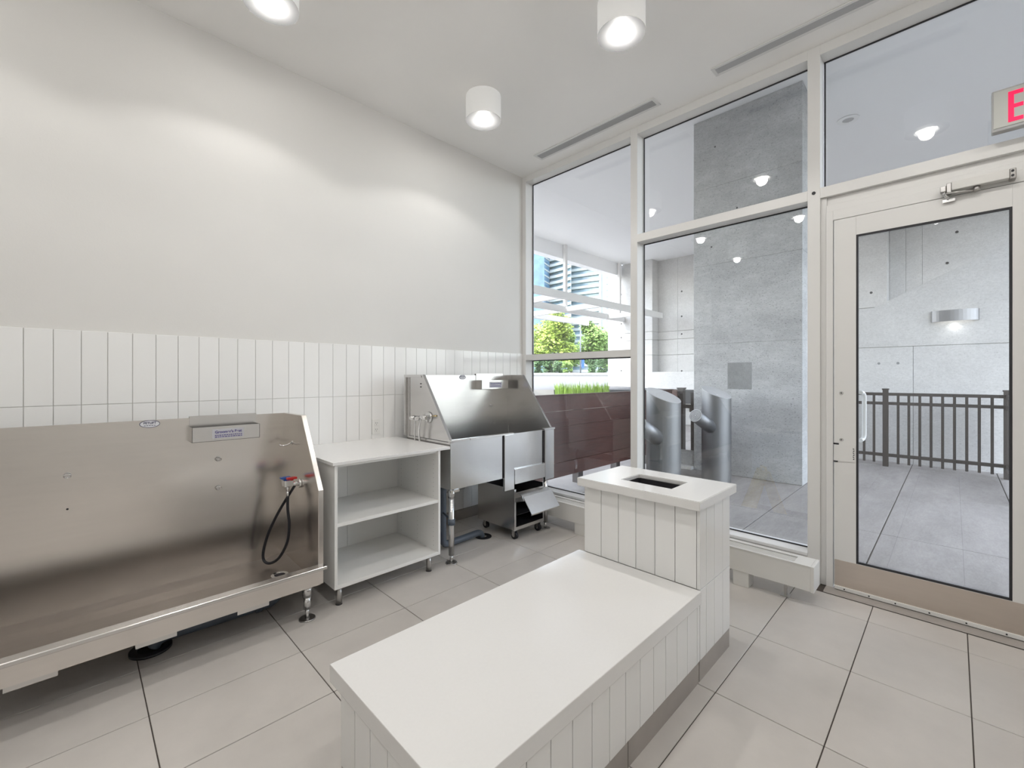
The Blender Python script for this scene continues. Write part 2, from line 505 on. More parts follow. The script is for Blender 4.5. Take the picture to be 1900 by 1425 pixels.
# pull handle on the outside, screws and strike on the inside
hx = DX1+.062
pts = [(DX1, .424, 1.30)] + [(DX1+.03+.032*math.sin(a), .424-.012*math.sin(a), 1.30-.03*(1-math.cos(a))) for a in (0, .5, 1.0, PI/2)]
pts += [(hx, .412, z) for z in (1.24, 1.15, 1.05)]
pts += [(DX1+.03+.032*math.sin(a), .424-.012*math.sin(a), .99+.03*(1-math.cos(a))) for a in (PI/2, 1.0, .5, 0)] + [(DX1, .424, .99)]
MB().tube(pts, .0125, 12).build('pull_handle', M('white_handle', (.82, .84, .86), .25), dr)
for zz in (1.295, .990):
    b = MB().cyl((DX0-.003, .517, zz), (DX0, .517, zz), .011, n=16).build('handle_bolt', m_chrome, dr)
    MB().cyl((DX0-.0036, .517, zz), (DX0-.0028, .517, zz), .004, n=8).build('bolt_socket', m_gasket, b)
st = MB().box(DX0-.004, DX0-.0003, .445, DY1, .851, .957).build('latch_guard', m_frame, dr)
MB().box(DX0-.005, DX0-.0003, .53, DY1+.003, .957, .967).box(DX0-.005, DX0-.0003, .535, DY1+.003, .843, .851).build('latch_cutout', m_gasket, dr)
k = MB()
for i in range(6):
    z0 = .868+i*.013; k.box(DX0-.0046, DX0-.004, .449, .456, z0, z0+.004); k.box(DX0-.0046, DX0-.004, .449+.004*(i % 2), .452+.004*(i % 2), z0, z0+.009)
k.build('latch_marking', m_gasket, st)

# door closer on the head
cl = thing('door_closer', (G-.004, -.1, 2.45), 'grey overhead door closer with folded arm above the glass door', 'door closer')
MB().box(G-.062, G-.006, -.208, .008, 2.452, 2.502).build('closer_body', m_conv, cl, .004, 2)
MB().box(G-.06, G-.006, -.232, -.208, 2.446, 2.500).build('end_cap', m_alu, cl, .003, 1)
MB().cyl((G-.05, -.219, 2.486), (G-.064, -.219, 2.486), .006, n=12).cyl((G-.05, -.219, 2.462), (G-.064, -.219, 2.462), .006, n=12).build('valve_screw', m_gasket, cl)
MB().box(G-.05, G-.006, .008, .03, 2.44, 2.50).box(G-.06, G-.02, .03, .055, 2.452, 2.485).build('bracket', m_alu, cl, .003, 1)
MB().cyl((G-.035, -.09, 2.452), (G-.035, -.09, 2.425), .014, n=14).build('pivot', m_alu, cl)
MB().tube([(G-.035, -.09, 2.432), (G-.05, -.02, 2.436), (G-.045, .04, 2.445)], .007, 8).build('arm', m_alu, cl)
MB().tube([(G-.045, .04, 2.455), (G-.04, .035, 2.435), (G-.03, .02, 2.415)], .009, 8).box(G-.03, G-.0125, -.006, .045, 2.398, 2.414).build('arm_shoe', m_chrome, cl)

# exit sign hung from the ceiling
ex = thing('exit_sign', (3.46, -.30, C), 'grey hanging exit sign with red letters by the door', 'exit sign')
MB().box(3.462, 3.51, -.455, -.143, 2.70, 2.918).build('housing', m_signbody, ex, .003, 1)
MB().box(3.4585, 3.462, -.449, -.150, 2.716, 2.908).build('face', m_sign, ex)
for i, ch in enumerate('EXIT'):
    zc, hh = 2.811, .158; y1 = -.201-.062*i; s_ = .020; x0, x1 = 3.4568, 3.4584
    L = MB()
    if ch == 'E':
        L.box(x0, x1, y1-s_, y1, zc-hh/2, zc+hh/2)
        for zz in (zc-hh/2, zc-s_/2, zc+hh/2-s_): L.box(x0, x1, y1-.052, y1-s_, zz, zz+s_)
    elif ch == 'T':
        L.box(x0, x1, y1-.052, y1, zc+hh/2-s_, zc+hh/2); L.box(x0, x1, y1-.033, y1-.019, zc-hh/2, zc+hh/2-s_)
    elif ch == 'I':
        L.box(x0, x1, y1-.033, y1-.019, zc-hh/2, zc+hh/2)
    else:
        L.prism([(y1, zc-hh/2), (y1-s_*1.2, zc-hh/2), (y1-.052, zc+hh/2), (y1-.052+s_*1.2, zc+hh/2)], 0, x0, x1)
        L.prism([(y1, zc+hh/2), (y1-s_*1.2, zc+hh/2), (y1-.052, zc-hh/2), (y1-.052+s_*1.2, zc-hh/2)], 0, x0, x1)
    L.build('letter', m_red_letter, ex)
MB().cyl((3.486, -.32, 2.918), (3.486, -.32, C), .009, n=12).ring((3.486, -.32, C-.012), (0, 0, 1), .0, .05, .012).build('stem', m_signbody, ex)

# ceiling slot diffusers
for i, (x0, x1, y0, y1, lab) in enumerate(((3.274, 3.402, 1.692, 2.992, 'narrow slot air diffuser in ceiling above window beside tiled wall'),
                                          (3.264, 3.376, -.06, 1.245, 'narrow slot air diffuser in ceiling above wide window and door'))):
    d = thing('slot_diffuser', ((x0+x1)/2, (y0+y1)/2, C), lab, 'air vent', 'ceiling slot diffusers')
    b_ = .024; f = MB(); z0, z1 = C-.008, C-.0005
    f.box(x0, x1, y0, y0+b_, z0, z1); f.box(x0, x1, y1-b_, y1, z0, z1); f.box(x0, x0+b_, y0+b_, y1-b_, z0, z1); f.box(x1-b_, x1, y0+b_, y1-b_, z0, z1)
    f.build('frame', m_frame, d, .0015, 1)
    MB().box(x0+b_, x1-b_, y0+b_, y1-b_, C-.0015, C-.0005).build('duct_opening', m_dark, d)
    n_ = 6; sw_ = (x1-x0-2*b_)/n_; me = None
    for q in range(n_):
        xx = x0+b_+sw_*(q+.5)
        s_ = MB().box(xx-.0048, xx+.0048, y0+b_, y1-b_, C-.007, C-.0025).build('slat', m_grille, d)

# ------------------------------------------------------------------ ceiling lamps
lamp_pos = [(2.31, 2.65, 'white cylinder ceiling lamp nearest the corner of tiled wall and window'),
            (2.31, 1.40, 'white cylinder ceiling lamp in front of the wide window'),
            (.76, 2.65, 'white cylinder ceiling lamp above the long low tub'),
            (.76, 1.40, 'white cylinder ceiling lamp above the quartz step, seen mirrored in the glass'),
            (2.31, .16, 'white cylinder ceiling lamp in front of the door, seen mirrored in the glass'),
            (.76, .16, 'white cylinder ceiling lamp above the camera, out of view, added for light'),  # unseen lamp added to brighten the room
            (-.79, 2.65, 'white cylinder ceiling lamp left of the long low tub, out of view'),
            (-.79, 1.40, 'white cylinder ceiling lamp behind the camera, out of view, added for light'),  # this and the lamps below are unseen, added to lift the room light
            (-.79, .16, 'white cylinder ceiling lamp left behind the camera, out of view, added for light'),
            (.76, -.90, 'white cylinder ceiling lamp by the wall right of the door, out of view, added for light'),
            (2.31, -.90, 'white cylinder ceiling lamp beside the door, out of view, added for light')]
ZL = 3.446
for x, y, lab in lamp_pos:
    t = thing('ceiling_lamp', (x, y, C), lab, 'ceiling lamp', 'cylinder ceiling lamps')
    MB().cyl((x, y, ZL), (x, y, C), .140, n=48, caps=False).build('shade', m_opal, t)
    MB().ring((x, y, ZL), (0, 0, 1), .078, .1395, .004, 48).cyl((x, y, ZL+.004), (x, y, ZL+.03), .078, .06, 40, False).build('bezel', m_bezel, t)
    MB().ring((x, y, ZL+.016), (0, 0, 1), .0, .070, .002, 40).build('bulb', m_bulb, t)
    L = bpy.data.lights.new('lamp_light', 'SPOT'); L.energy = LAMP_W; L.spot_size = math.radians(137); L.spot_blend = .22
    L.shadow_soft_size = .05; L.color = (1.0, .975, .945)
    lo = bpy.data.objects.new('lamp_light', L); col.objects.link(lo); lo.parent = t
    lo.matrix_parent_inverse = t.matrix_basis.inverted(); lo.location = (x, y, ZL-.006)
    L = bpy.data.lights.new('ambient_fill', 'POINT'); L.energy = FILL_W; L.shadow_soft_size = .05; L.color = (1.0, .975, .945)  # extra point light added just under the lamp to lift the ambient
    lo = bpy.data.objects.new('ambient_fill', L); col.objects.link(lo); lo.parent = t
    lo.matrix_parent_inverse = t.matrix_basis.inverted(); lo.location = (x, y, ZL-.014)

# ------------------------------------------------------------------ quartz step and bin pedestal
pl = thing('tiled_step', (1.3, 1.15, 0), 'low white tiled step with a quartz top joined to the pedestal', 'step')
PX0, PX1, PY0, PY1 = .630, 2.028, .820, 1.452
MB().box(PX0+.009, PX1, PY0+.009, PY1-.009, 0, .361).build('body', m_grout, pl)
MB().box(.613, 2.028, .812, 1.502, .361, .421).build('quartz_top', m_quartz, pl, .003, 2)
def face_tiles(parent, plane, axis, a_list, z0, z1, side, mat=m_wtile, th=.008):
    for a, b in zip(a_list[:-1], a_list[1:]):
        a, b = min(a, b)+.0014, max(a, b)-.0014
        if b-a < .006: continue
        p0, p1 = (plane, plane+th*side) if side > 0 else (plane+th*side, plane)
        mb = MB()
        if axis == 'x': mb.box(a, b, p0, p1, z0, z1)
        else: mb.box(p0, p1, a, b, z0, z1)
        mb.build('tile', mat, parent, .0009, 1)
xs = [2.028, 1.998] + [1.998-.1025*i for i in range(1, 14)] + [PX0]
xs = [x for x in xs if x >= PX0]
face_tiles(pl, PY0+.008, 'x', xs, .098, .360, -1)
face_tiles(pl, PY1-.008, 'x', xs, .098, .360, 1)
ys = [PY1-.104*i for i in range(0, 7)] + [PY0]
face_tiles(pl, PX0+.008, 'y', ys, .098, .360, -1)
for a, b in ((PX0, 1.20), (1.20, 1.402), (1.402, 2.022)):
    MB().box(a+.002, b-.002, PY0+.002, PY0+.010, 0, .096).build('base_tile', m_base, pl)
    MB().box(a+.002, b-.002, PY1-.010, PY1-.002, 0, .096).build('base_tile', m_base, pl)
MB().box(PX0+.002, PX0+.010, PY0+.012, PY1-.012, 0, .096).build('base_tile', m_base, pl)

pd = thing('bin_pedestal', (2.22, 1.14, 0), 'white tiled pedestal with a rectangular waste hole in its quartz top', 'waste bin')
QX0, QX1, QY0, QY1 = 2.030, 2.409, .820, 1.466
bd = MB(); e = .009
bd.box(QX0+e, QX0+.03, QY0+e, QY1-e, 0, .793); bd.box(QX1-.03, QX1-e, QY0+e, QY1-e, 0, .793); bd.box(QX0+.03, QX1-.03, QY0+e, QY0+.03, 0, .793); bd.box(QX0+.03, QX1-.03, QY1-.03, QY1-e, 0, .793)
bd.build('body', m_grout, pd)
hx0, hx1, hy0, hy1 = 2.124, 2.314, 1.002, 1.285; sx0, sx1, sy0, sy1 = 1.988, 2.460, .803, 1.486
tp = bmesh.new()
vs = {}
def V(i, x, y, z): 
    v = tp.verts.new((x, y, z)); vs[i] = v; return v
for zi, z in ((0, .793), (1, .838)):
    for k_, (x, y) in enumerate(((sx0, sy0), (sx1, sy0), (sx1, sy1), (sx0, sy1))): V(('o', k_, zi), x, y, z)
    for k_, (x, y) in enumerate(((hx0, hy0), (hx1, hy0), (hx1, hy1), (hx0, hy1))): V(('i', k_, zi), x, y, max(z, .816))
for k_ in range(4):
    j = (k_+1) % 4
    tp.faces.new((vs[('o', k_, 1)], vs[('o', j, 1)], vs[('i', j, 1)], vs[('i', k_, 1)]))
    tp.faces.new((vs[('o', k_, 0)], vs[('i', k_, 0)], vs[('i', j, 0)], vs[('o', j, 0)]))
    tp.faces.new((vs[('o', k_, 0)], vs[('o', j, 0)], vs[('o', j, 1)], vs[('o', k_, 1)]))
    tp.faces.new((vs[('i', k_, 0)], vs[('i', k_, 1)], vs[('i', j, 1)], vs[('i', j, 0)]))
bmesh.ops.recalc_face_normals(tp, faces=tp.faces)
es = [e_ for e_ in tp.edges if e_.calc_face_angle(0) > .6]
bmesh.ops.bevel(tp, geom=es, offset=.003, segments=2, affect='EDGES')
me = bpy.data.meshes.new('quartz_top'); tp.to_mesh(me); tp.free(); me.materials.append(m_quartz); link('quartz_top', me, pd)
li = MB()
li.box(hx0-.012, hx0, hy0, hy1, .35, .813); li.box(hx1, hx1+.012, hy0, hy1, .35, .813); li.box(hx0, hx1, hy0-.012, hy0, .35, .813); li.box(hx0, hx1, hy1, hy1+.012, .35, .813); li.box(hx0, hx1, hy0, hy1, .35, .36)
li.build('bin_liner', m_dark, pd)
ys = [1.466, 1.355, 1.248, 1.146, 1.042, .939, .836, .820]
face_tiles(pd, QX0+.008, 'y', ys, .4215, .792, -1)
xs = [2.030, 2.102, 2.202, 2.310, 2.409]
for z0, z1 in ((.098, .419), (.422, .792)):
    face_tiles(pd, QY0+.008, 'x', xs, z0, z1, -1); face_tiles(pd, QY1-.008, 'x', xs, z0, z1, 1)
    face_tiles(pd, QX1-.008, 'y', [.82+.1077*i for i in range(7)], z0, z1, 1)
MB().box(QX0+.0, QX1-.001, QY0+.002, QY0+.010, 0, .096).build('base_tile', m_base, pd)
MB().box(QX0+.0, QX1-.001, QY1-.010, QY1-.002, 0, .096).build('base_tile', m_base, pd)
MB().box(QX1-.010, QX1-.002, QY0+.012, QY1-.012, 0, .096).build('base_tile', m_base, pd)

# yellow wet-floor sign hidden behind the pedestal, mirrored in the glass
ws = thing('wet_floor_sign', (2.62, 1.30, 0), 'yellow folding floor sign behind the pedestal, mirrored in the glass', 'floor sign')
ws.rotation_euler = (0, 0, math.radians(-42))
def sign_leaf(s_):
    mb = MB(); w0, w1, hgt, sp = .130, .10, .50, .18
    def pt(u, t, o): return (u, s_*(sp*(1-t)+.008*o), hgt*t)
    for (ua, ub, ta, tb) in ((-w0, -w0+.04, 0, 1), (w0-.04, w0, 0, 1), (-w0, w0, .14, .98)):
        k = len(mb.v)
        for o in (0, 1.6):
            for t in (ta, tb):
                sc_ = 1-(1-w1/w0)*t
                mb.v += [pt(ua*sc_, t, o), pt(ub*sc_, t, o)]
        mb.f += [(k, k+1, k+3, k+2), (k+4, k+6, k+7, k+5), (k, k+2, k+6, k+4), (k+1, k+5, k+7, k+3), (k, k+4, k+5, k+1), (k+2, k+3, k+7, k+6)]
        mb.sm += [False]*6
    return mb
for s_ in (-1, 1):
    o = sign_leaf(s_).build('leaf', m_yellow, None); o.parent = ws
hb = MB().tube([(-.05, 0, .49), (-.04, 0, .525), (.04, 0, .525), (.05, 0, .49)], .012, 10).build('handle', m_yellow, None); hb.parent = ws

# ------------------------------------------------------------------ convector under the windows
cv = thing('convector', (3.22, 2, 0), 'long low white convector heater standing under the windows', 'heater')
cx0, cx1, cz0, cz1, cy0, cy1 = 3.150, 3.302, .100, .250, .592, W-.02
bx = MB()
bx.box(cx0, cx0+.004, cy0+.018, cy1, cz0, cz1-.003); bx.box(cx1-.004, cx1, cy0+.018, cy1, cz0, cz1-.003); bx.box(cx0+.004, cx1-.004, cy0+.018, cy1, cz0, cz0+.004)
bx.build('casing', m_conv, cv)
tpb = MB().box(cx0-.003, cx0+.024, cy0+.018, cy1, cz1-.003, cz1+.002).box(cx1-.034, cx1+.002, cy0+.018, cy1, cz1-.003, cz1+.002).box(cx0+.024, cx1-.034, cy0+.018, .70, cz1-.003, cz1+.002)
tpb.build('top_rim', m_conv, cv)
MB().box(cx0-.004, cx1+.003, cy0, cy0+.018, cz0-.004, cz1+.003).build('end_cap', m_conv, cv, .002, 1)
for q in range(6):
    xx = cx0+.032+q*.0150
    MB().box(xx-.0045, xx+.0045, .70, cy1, cz1-.011, cz1-.003).build('slat', m_conv, cv)
MB().box(cx0+.02, cx1-.02, .65, cy1, cz0+.05, cz0+.10).build('heating_fins', m_grille, cv)
for ya, yb_ in ((.956, 1.054), (2.275, 2.386)):
    MB().box(cx0+.004, cx1-.05, ya, yb_, 0, cz0).build('foot_block', m_conv, cv, .002, 1)
MB().box(3.222, 3.238, .752, .768, .004, cz0).box(3.20, 3.26, .735, .785, 0, .004).build('support_post', m_alu, cv)
MB().box(3.222, 3.238, 3.10, 3.116, .004, cz0).box(3.20, 3.26, 3.083, 3.133, 0, .004).build('support_post', m_alu, cv)

# ------------------------------------------------------------------ wall outlet
ol = thing('wall_outlet', (1.778, W, .984), 'white double power outlet on the tiles above the cabinet top', 'power outlet')
MB().box(1.742, 1.814, W-.019, W-.011, .922, 1.046).build('cover_plate', m_outlet, ol, .003, 2)
for zc in (.957, 1.010):
    r = MB().box(1.762, 1.794, W-.0215, W-.019, zc-.018, zc+.018).build('receptacle', m_outlet, ol, .001, 1)
    MB().box(1.770, 1.7725, W-.022, W-.0214, zc, zc+.010).box(1.7835, 1.786, W-.022, W-.0214, zc, zc+.010).box(1.776, 1.780, W-.022, W-.0214, zc-.011, zc-.006).build('slots', m_gasket, r)

# ------------------------------------------------------------------ open shelf cabinet
cb = thing('shelf_cabinet', (1.49, 2.92, 0), 'open white shelf cabinet on metal legs between the two steel tubs', 'cabinet')
kx0, kx1, ky0, ky1, kz0, kz1 = 1.103, 1.876, 2.628, 3.205, .112, .866
T = .018
MB().box(1.087, 1.955, 2.615, W-.012, kz1, .886).build('countertop', m_quartz, cb, .0015, 1)
sl = MB().box(kx0, kx0+T, ky0, ky1, kz0, kz1).build('side_panel', m_mel, cb, .0008, 1)
sr = MB().box(kx1-T, kx1, ky0, ky1, kz0, kz1).build('side_panel', m_mel, cb, .0008, 1)
MB().box(kx0+T, kx1-T, ky0, ky1, kz0, kz0+.022).build('bottom_panel', m_mel, cb, .0008, 1)
MB().box(kx0+T, kx1-T, ky0+.004, ky1-.006, .488, .509).build('shelf', m_mel, cb, .0008, 1)
MB().box(kx0+T, kx1-T, ky0+.02, ky0+.09, kz1-.018, kz1).build('top_rail', m_mel, cb)
MB().box(kx0+T, 1.4375, ky1-.006, ky1, kz0+.022, kz1).build('back_panel', m_mel, cb)
MB().box(1.4395, kx1-T, ky1-.006, ky1, kz0+.022, kz1).build('back_panel', m_mel, cb)
for par, xx, s_ in ((sr, kx1-T, -1), (sl, kx0+T, 1)):
    ph = MB()
    for yy in (2.69, 2.70+.2, 3.14):
        for q in range(20):
            zz = .165+q*.033
            if .475 < zz < .525: continue
            ph.cyl((xx-.0002*s_, yy, zz), (xx+.0006*s_, yy, zz), .0022, n=6)
    pho = ph.build('peg_holes', M('peg_hole_grey', (.22, .22, .22), .8) if s_ < 0 else bpy.data.materials['peg_hole_grey'], par)
    pho['kind'] = 'stuff'
for (xx, yy) in ((1.148, 2.672), (1.805, 2.672), (1.148, 3.16), (1.805, 3.16)):
    lg = MB().cyl((xx, yy, .004), (xx, yy, kz0), .0195, .017, 20).build('leg', m_alu, cb)
    MB().cyl((xx, yy, 0), (xx, yy, .004), .0205, n=20).build('foot_pad', m_black, lg)

# ------------------------------------------------------------------ bathing tubs
def tub_leg(par, x, y, ztop, rod=.055, collar=None, r=.0215):
    lg = MB()
    lg.cyl((x, y, ztop-.06), (x, y, ztop), r*1.22, n=24); lg.cyl((x, y, rod), (x, y, ztop-.06), r, n=24); lg.cyl((x, y, .006), (x, y, rod), r*.55, n=18)
    o = lg.build('leg', m_steel_z, par)
    if collar: MB().cyl((x, y, collar-.022), (x, y, collar+.022), r*1.3, n=24).build('leg_collar', m_pvc, o)
    MB().cyl((x, y, 0), (x, y, .006), .046, .043, 28).build('foot_plate', m_alu, o)
    return o
def tie_ring(par, x, y, z):
    t_ = MB().ring((x, y-.004, z), (0, 1, 0), .0, .013, .004, 18)
    o = t_.build('tie_ring', m_chrome, par)
    pts = [(x+.014*math.cos(a), y-.010-.006*(1+math.sin(a)), z-.006+.010*math.sin(a)) for a in [2*PI*i/14 for i in range(15)]]
    MB().tube(pts, .0022, 6).build('ring', m_chrome, o)
def badge(par, x, y, z, body='PETLIFT', rx=.044, rz=.020):
    n = 36; mb = MB()
    mb.prism([(x+rx*math.cos(2*PI*i/n), z+rz*math.sin(2*PI*i/n)) for i in range(n)], 1, y-.003, y-.0003)
    b_ = mb.build('badge', m_badge, par)
    rim = MB(); pts = [(x+rx*math.cos(2*PI*i/n), y-.003, z+rz*math.sin(2*PI*i/n)) for i in range(n+1)]
    rim.tube(pts, .0014, 6).build('badge_rim', m_ink, b_)
    text('lettering', body, .0165, m_ink, (x, y-.0036, z+.005), (1, 0, 0), (0, 0, 1), b_, .0003, .0004)
    k = MB()
    for q in range(5): k.box(x-.026+q*.0108, x-.018+q*.0108, y-.0038, y-.003, z-.0105, z-.0075)
    k.build('small_print', m_ink, b_)
def tray(x0, x1, yb, zt, label):
    """open tray hung over the back panel: a plate with a box in front"""
    t = thing('bottle_tray', ((x0+x1)/2, yb, zt), label, 'tray', 'bottle trays on the tub backs')
    d = .085; zb0, zb1 = zt-.142, zt-.055
    MB().box(x0, x1, yb-.004, yb-.0006, zb0, zt+.004).box(x0, x1, yb-.004, yb+.018, zt+.004, zt+.008).box(x0, x1, yb+.0165, yb+.019, zt-.03, zt+.004).build('hanger_plate', m_steel, t)
    MB().box(x0, x1, yb-d, yb-d+.002, zb0, zb1).box(x0, x1, yb-d, yb-.004, zb0, zb0+.002).box(x0, x0+.002, yb-d, yb-.004, zb0, zb1).box(x1-.002, x1, yb-d, yb-.004, zb0, zb1).build('box', m_steel, t)
    xc = x0+(x1-x0)*.515; zc = (zb0+zb1)/2+.0; yf = yb-d
    s_ = MB().box(xc-.083, xc+.083, yf-.0012, yf-.0003, zc-.028, zc+.028).build('sticker', m_stick, t)
    text('lettering', "Groomer's Best", .0215, m_purple, (xc, yf-.0016, zc+.009), (1, 0, 0), (0, 0, 1), s_, .0003, .0009)
    k = MB()
    for r_, zz in enumerate((zc-.010, zc-.020)):
        xq = xc-.070
        while xq < xc+.066:
            w_ = .006+.008*random.random(); k.box(xq, min(xq+w_, xc+.072), yf-.0018, yf-.0012, zz-.0028, zz+.0028); xq += w_+.003
    k.build('small_print', m_purple, s_)
    return t

# --- long low tub on the left
t1 = thing('dog_bath_tub', (.295, 2.9, 0), 'long low stainless steel dog bath tub at the left wall', 'bath tub')
ax0, ax1, yb1 = -.44, 1.030, 3.20
MB().box(ax0+.03, ax1-.03, yb1, yb1+.012, .188, 1.156).build('back_panel', m_steel_stained, t1)
MB().box(ax0, ax1, yb1+.012, yb1+.015, 1.120, 1.156).build('back_flange', m_steel, t1)
prof = [(2.610, .188), (2.610, .737), (2.885, 1.160), (3.226, 1.156), (3.226, .188)]
for xa, xb in ((ax1-.030, ax1), (ax0, ax0+.030)):
    MB().prism(prof, 0, xa, xb).build('side_panel', m_steel_stained, t1, .002, 1)
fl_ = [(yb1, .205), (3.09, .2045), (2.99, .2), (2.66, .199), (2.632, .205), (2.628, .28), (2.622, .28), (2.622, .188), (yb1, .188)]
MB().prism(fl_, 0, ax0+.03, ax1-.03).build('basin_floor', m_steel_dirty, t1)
MB().box(ax0-.012, ax1+.012, 2.580, 2.640, .276, .296).build('front_lip', m_steel, t1, .006, 3)
MB().box(ax0, ax1-.026, 2.597, 2.622, .192, .276).build('front_skirt', m_steel_stained, t1)
for xa, xb in ((-.204, -.055), (.188, .338), (.588, .736)):
    MB().box(xa, xb, 2.600, 2.640, .171, .192).build('skirt_pad', m_steel, t1)
for xx, yy in ((.948, 2.64), (-.36, 2.64), (.948, 3.12), (-.36, 3.12)):
    tub_leg(t1, xx, yy, .19, .06, r=.020)
dx_, dy_ = .872, 2.875
dn = MB().ring((dx_, dy_, .2), (0, 0, 1), .030, .047, .004).build('drain', m_chrome, t1)
MB().ring((dx_, dy_, .1995), (0, 0, 1), .0, .031, .002).build('drain_hole', m_dark, dn)
for zz in (.898, .721): tie_ring(t1, .620, yb1, zz)
tie_ring(t1, -.034, yb1, .900)
MB().cyl((-.034, yb1-.0012, .723), (-.034, yb1, .723), .005, n=10).build('bolt_hole', m_dark, t1)
badge(t1, .293, yb1, 1.135)
hk = MB().ring((.996, 3.053, .970), (1, 0, 0), 0, .013, .004, 16).tube([(.996, 3.053, .970), (.975, 3.06, .958), (.952, 3.072, .952), (.940, 3.085, .955), (.934, 3.09, .962)], .0042, 8).build('hose_hook', m_chrome, t1)
fc = MB().cyl((1.0, 2.895, .732), (.986, 2.895, .732), .027, n=24).cyl((.99, 2.895, .732), (.945, 2.902, .738), .015, n=16).box(.905, .955, 2.885, 2.945, .722, .762).cyl((.93, 2.915, .722), (.93, 2.915, .690), .010, n=12).build('faucet', m_chrome, t1, .002, 1)
MB().box(.896, .952, 2.925, 2.958, .766, .776).cyl((.925, 2.935, .76), (.925, 2.935, .776), .011, n=12).build('cold_handle', m_blue, fc, .003, 2)
MB().box(.915, .972, 2.870, 2.900, .768, .780).cyl((.945, 2.886, .76), (.945, 2.886, .78), .011, n=12).build('hot_handle', m_red, fc, .003, 2)
MB().cyl((.93, 2.915, .692), (.93, 2.915, .650), .0075, n=12).build('hose_fitting', m_chrome, fc)
# hose loop: down from the fitting, round, and back up to the side of the valve
ctrl = [(.93, 2.915, .66), (.93, 2.914, .58), (.938, 2.912, .48), (.93, 2.925, .37), (.90, 2.975, .27), (.865, 3.03, .228), (.84, 3.07, .24), (.838, 3.075, .30), (.86, 3.045, .42), (.90, 2.99, .55), (.94, 2.93, .66), (.965, 2.90, .72), (.968, 2.895, .738)]
def smooth(ctrl, n=8):
    out = []; P = [Vector(c) for c in ctrl]
    for i in range(len(P)-1):
        p0, p1, p2, p3 = P[max(i-1, 0)], P[i], P[i+1], P[min(i+2, len(P)-1)]
        for k_ in range(n):
            t = k_/n; out.append(.5*((2*p1)+(p2-p0)*t+(2*p0-5*p1+4*p2-p3)*t*t+(3*p1-p0-3*p2+p3)*t**3))
    out.append(P[-1]); return out
MB().tube(smooth(ctrl), .0085, 10).build('hose', m_black, fc)
MB().tube(smooth([(dx_, dy_, .188), (dx_, dy_, .13), (dx_-.01, dy_+.0, .085), (dx_-.05, dy_+.005, .055), (dx_-.12, dy_+.01, .05), (.5, 2.895, .05), (.34, 2.90, .05), (.30, 2.90, .04), (.28, 2.90, .01)], 6), .027, 14).build('drain_pipe', m_pvc, t1)
MB().cyl((.745, 2.883, .05), (.775, 2.880, .05), .032, n=20).build('pipe_coupling', m_pvc, t1)
fd = thing('floor_drain', (.27, 2.905, 0), 'round dark floor drain ring under the long low tub', 'floor drain')
MB().ring((.27, 2.905, 0), (0, 0, 1), .055, .088, .012, 36).build('rim', m_black, fd); MB().ring((.27, 2.905, .0005), (0, 0, 1), 0, .056, .001, 30).build('drain_hole', m_dark, fd)
tray(.475, .828, yb1, 1.158, 'steel bottle tray hooked over the back of the long low tub')

# --- tall tub on the right
t2 = thing('dog_bath_tub', (2.57, 2.95, 0), 'tall stainless steel dog bath tub on legs beside the window', 'bath tub')
bx0, bx1, yb2, yf2 = 1.980, 3.166, 3.235, 2.650
ZR, ZT = .905, 1.418
MB().box(bx0+.01, bx1-.01, yb2, yb2+.01, .556, ZT-.003).build('back_panel', m_steel, t2)
for s_, xo in ((1, bx0), (-1, bx1)):
    xi = xo+s_*.024
    sp = MB().prism([(yf2+.01, ZR), (3.025, ZT-.01), (3.29, ZT-.01), (3.29, ZR)], 0, min(xo+s_*.016, xi-s_*.002), max(xo+s_*.016, xi-s_*.002)).build('side_panel', m_steel, t2)
    # rim flanges: slanted front, top and back
    a0, a1 = min(xo, xi), max(xo, xi)
    MB().prism([(yf2-.008, ZR), (3.016, ZT), (3.040, ZT), (yf2+.022, ZR)], 0, a0, a1).build('slanted_rim', m_steel, sp)
    MB().box(a0, a1, 3.040, 3.30, ZT-.022, ZT).build('top_rim', m_steel, sp)
    MB().box(a0, a1, 3.275, 3.30, ZR, ZT-.022).build('back_rim', m_steel, sp)
    MB().box(min(xo, xo+s_*.006), max(xo, xo+s_*.006), yf2+.001, yb2+.01, .552, ZR).build('basin_side', m_steel, t2)
MB().box(bx0+.006, bx1-.006, yf2+.002, yb2, .552, .558).build('basin_floor', m_steel, t2)
MB().box(bx0, 2.512, yf2-.004, yf2+.002, .553, ZR+.008).build('front_panel', m_steel_z, t2)
MB().box(bx0-.008, 2.158, yf2-.018, yf2+.012, ZR+.006, ZR+.022).box(2.161, 2.636, yf2-.020, yf2+.012, ZR+.006, ZR+.022).build('front_rail', m_steel, t2, .002, 1)
MB().box(2.512, 2.526, yf2-.002, yf2+.002, .556, ZR+.004).build('door_slot', m_dark, t2)
MB().box(2.526, 2.640, yf2-.020, yf2+.002, .446, ZR+.008).build('door_guide', m_steel_z, t2, .002, 1)
MB().box(3.040, bx1, yf2-.020, yf2+.002, .457, ZR+.008).box(3.030, bx1+.010, yf2-.024, yf2+.012, ZR+.008, ZR+.024).build('door_guide', m_steel_z, t2, .002, 1)
MB().box(3.024, 3.040, yf2-.001, yf2+.003, .615, ZR+.002).build('door_slot', m_dark, t2)
MB().box(2.640, 3.028, yf2+.002, yf2+.008, .600, ZR+.010).build('sliding_door', m_steel_z, t2)
MB().box(2.650, 3.056, yf2-.016, yf2-.004, .482, .611).build('lower_panel', m_steel, t2, .002, 1)
MB().box(bx0-.002, bx0+.078, yf2-.012, yf2+.03, .532, .552).build('corner_bracket', m_steel, t2)
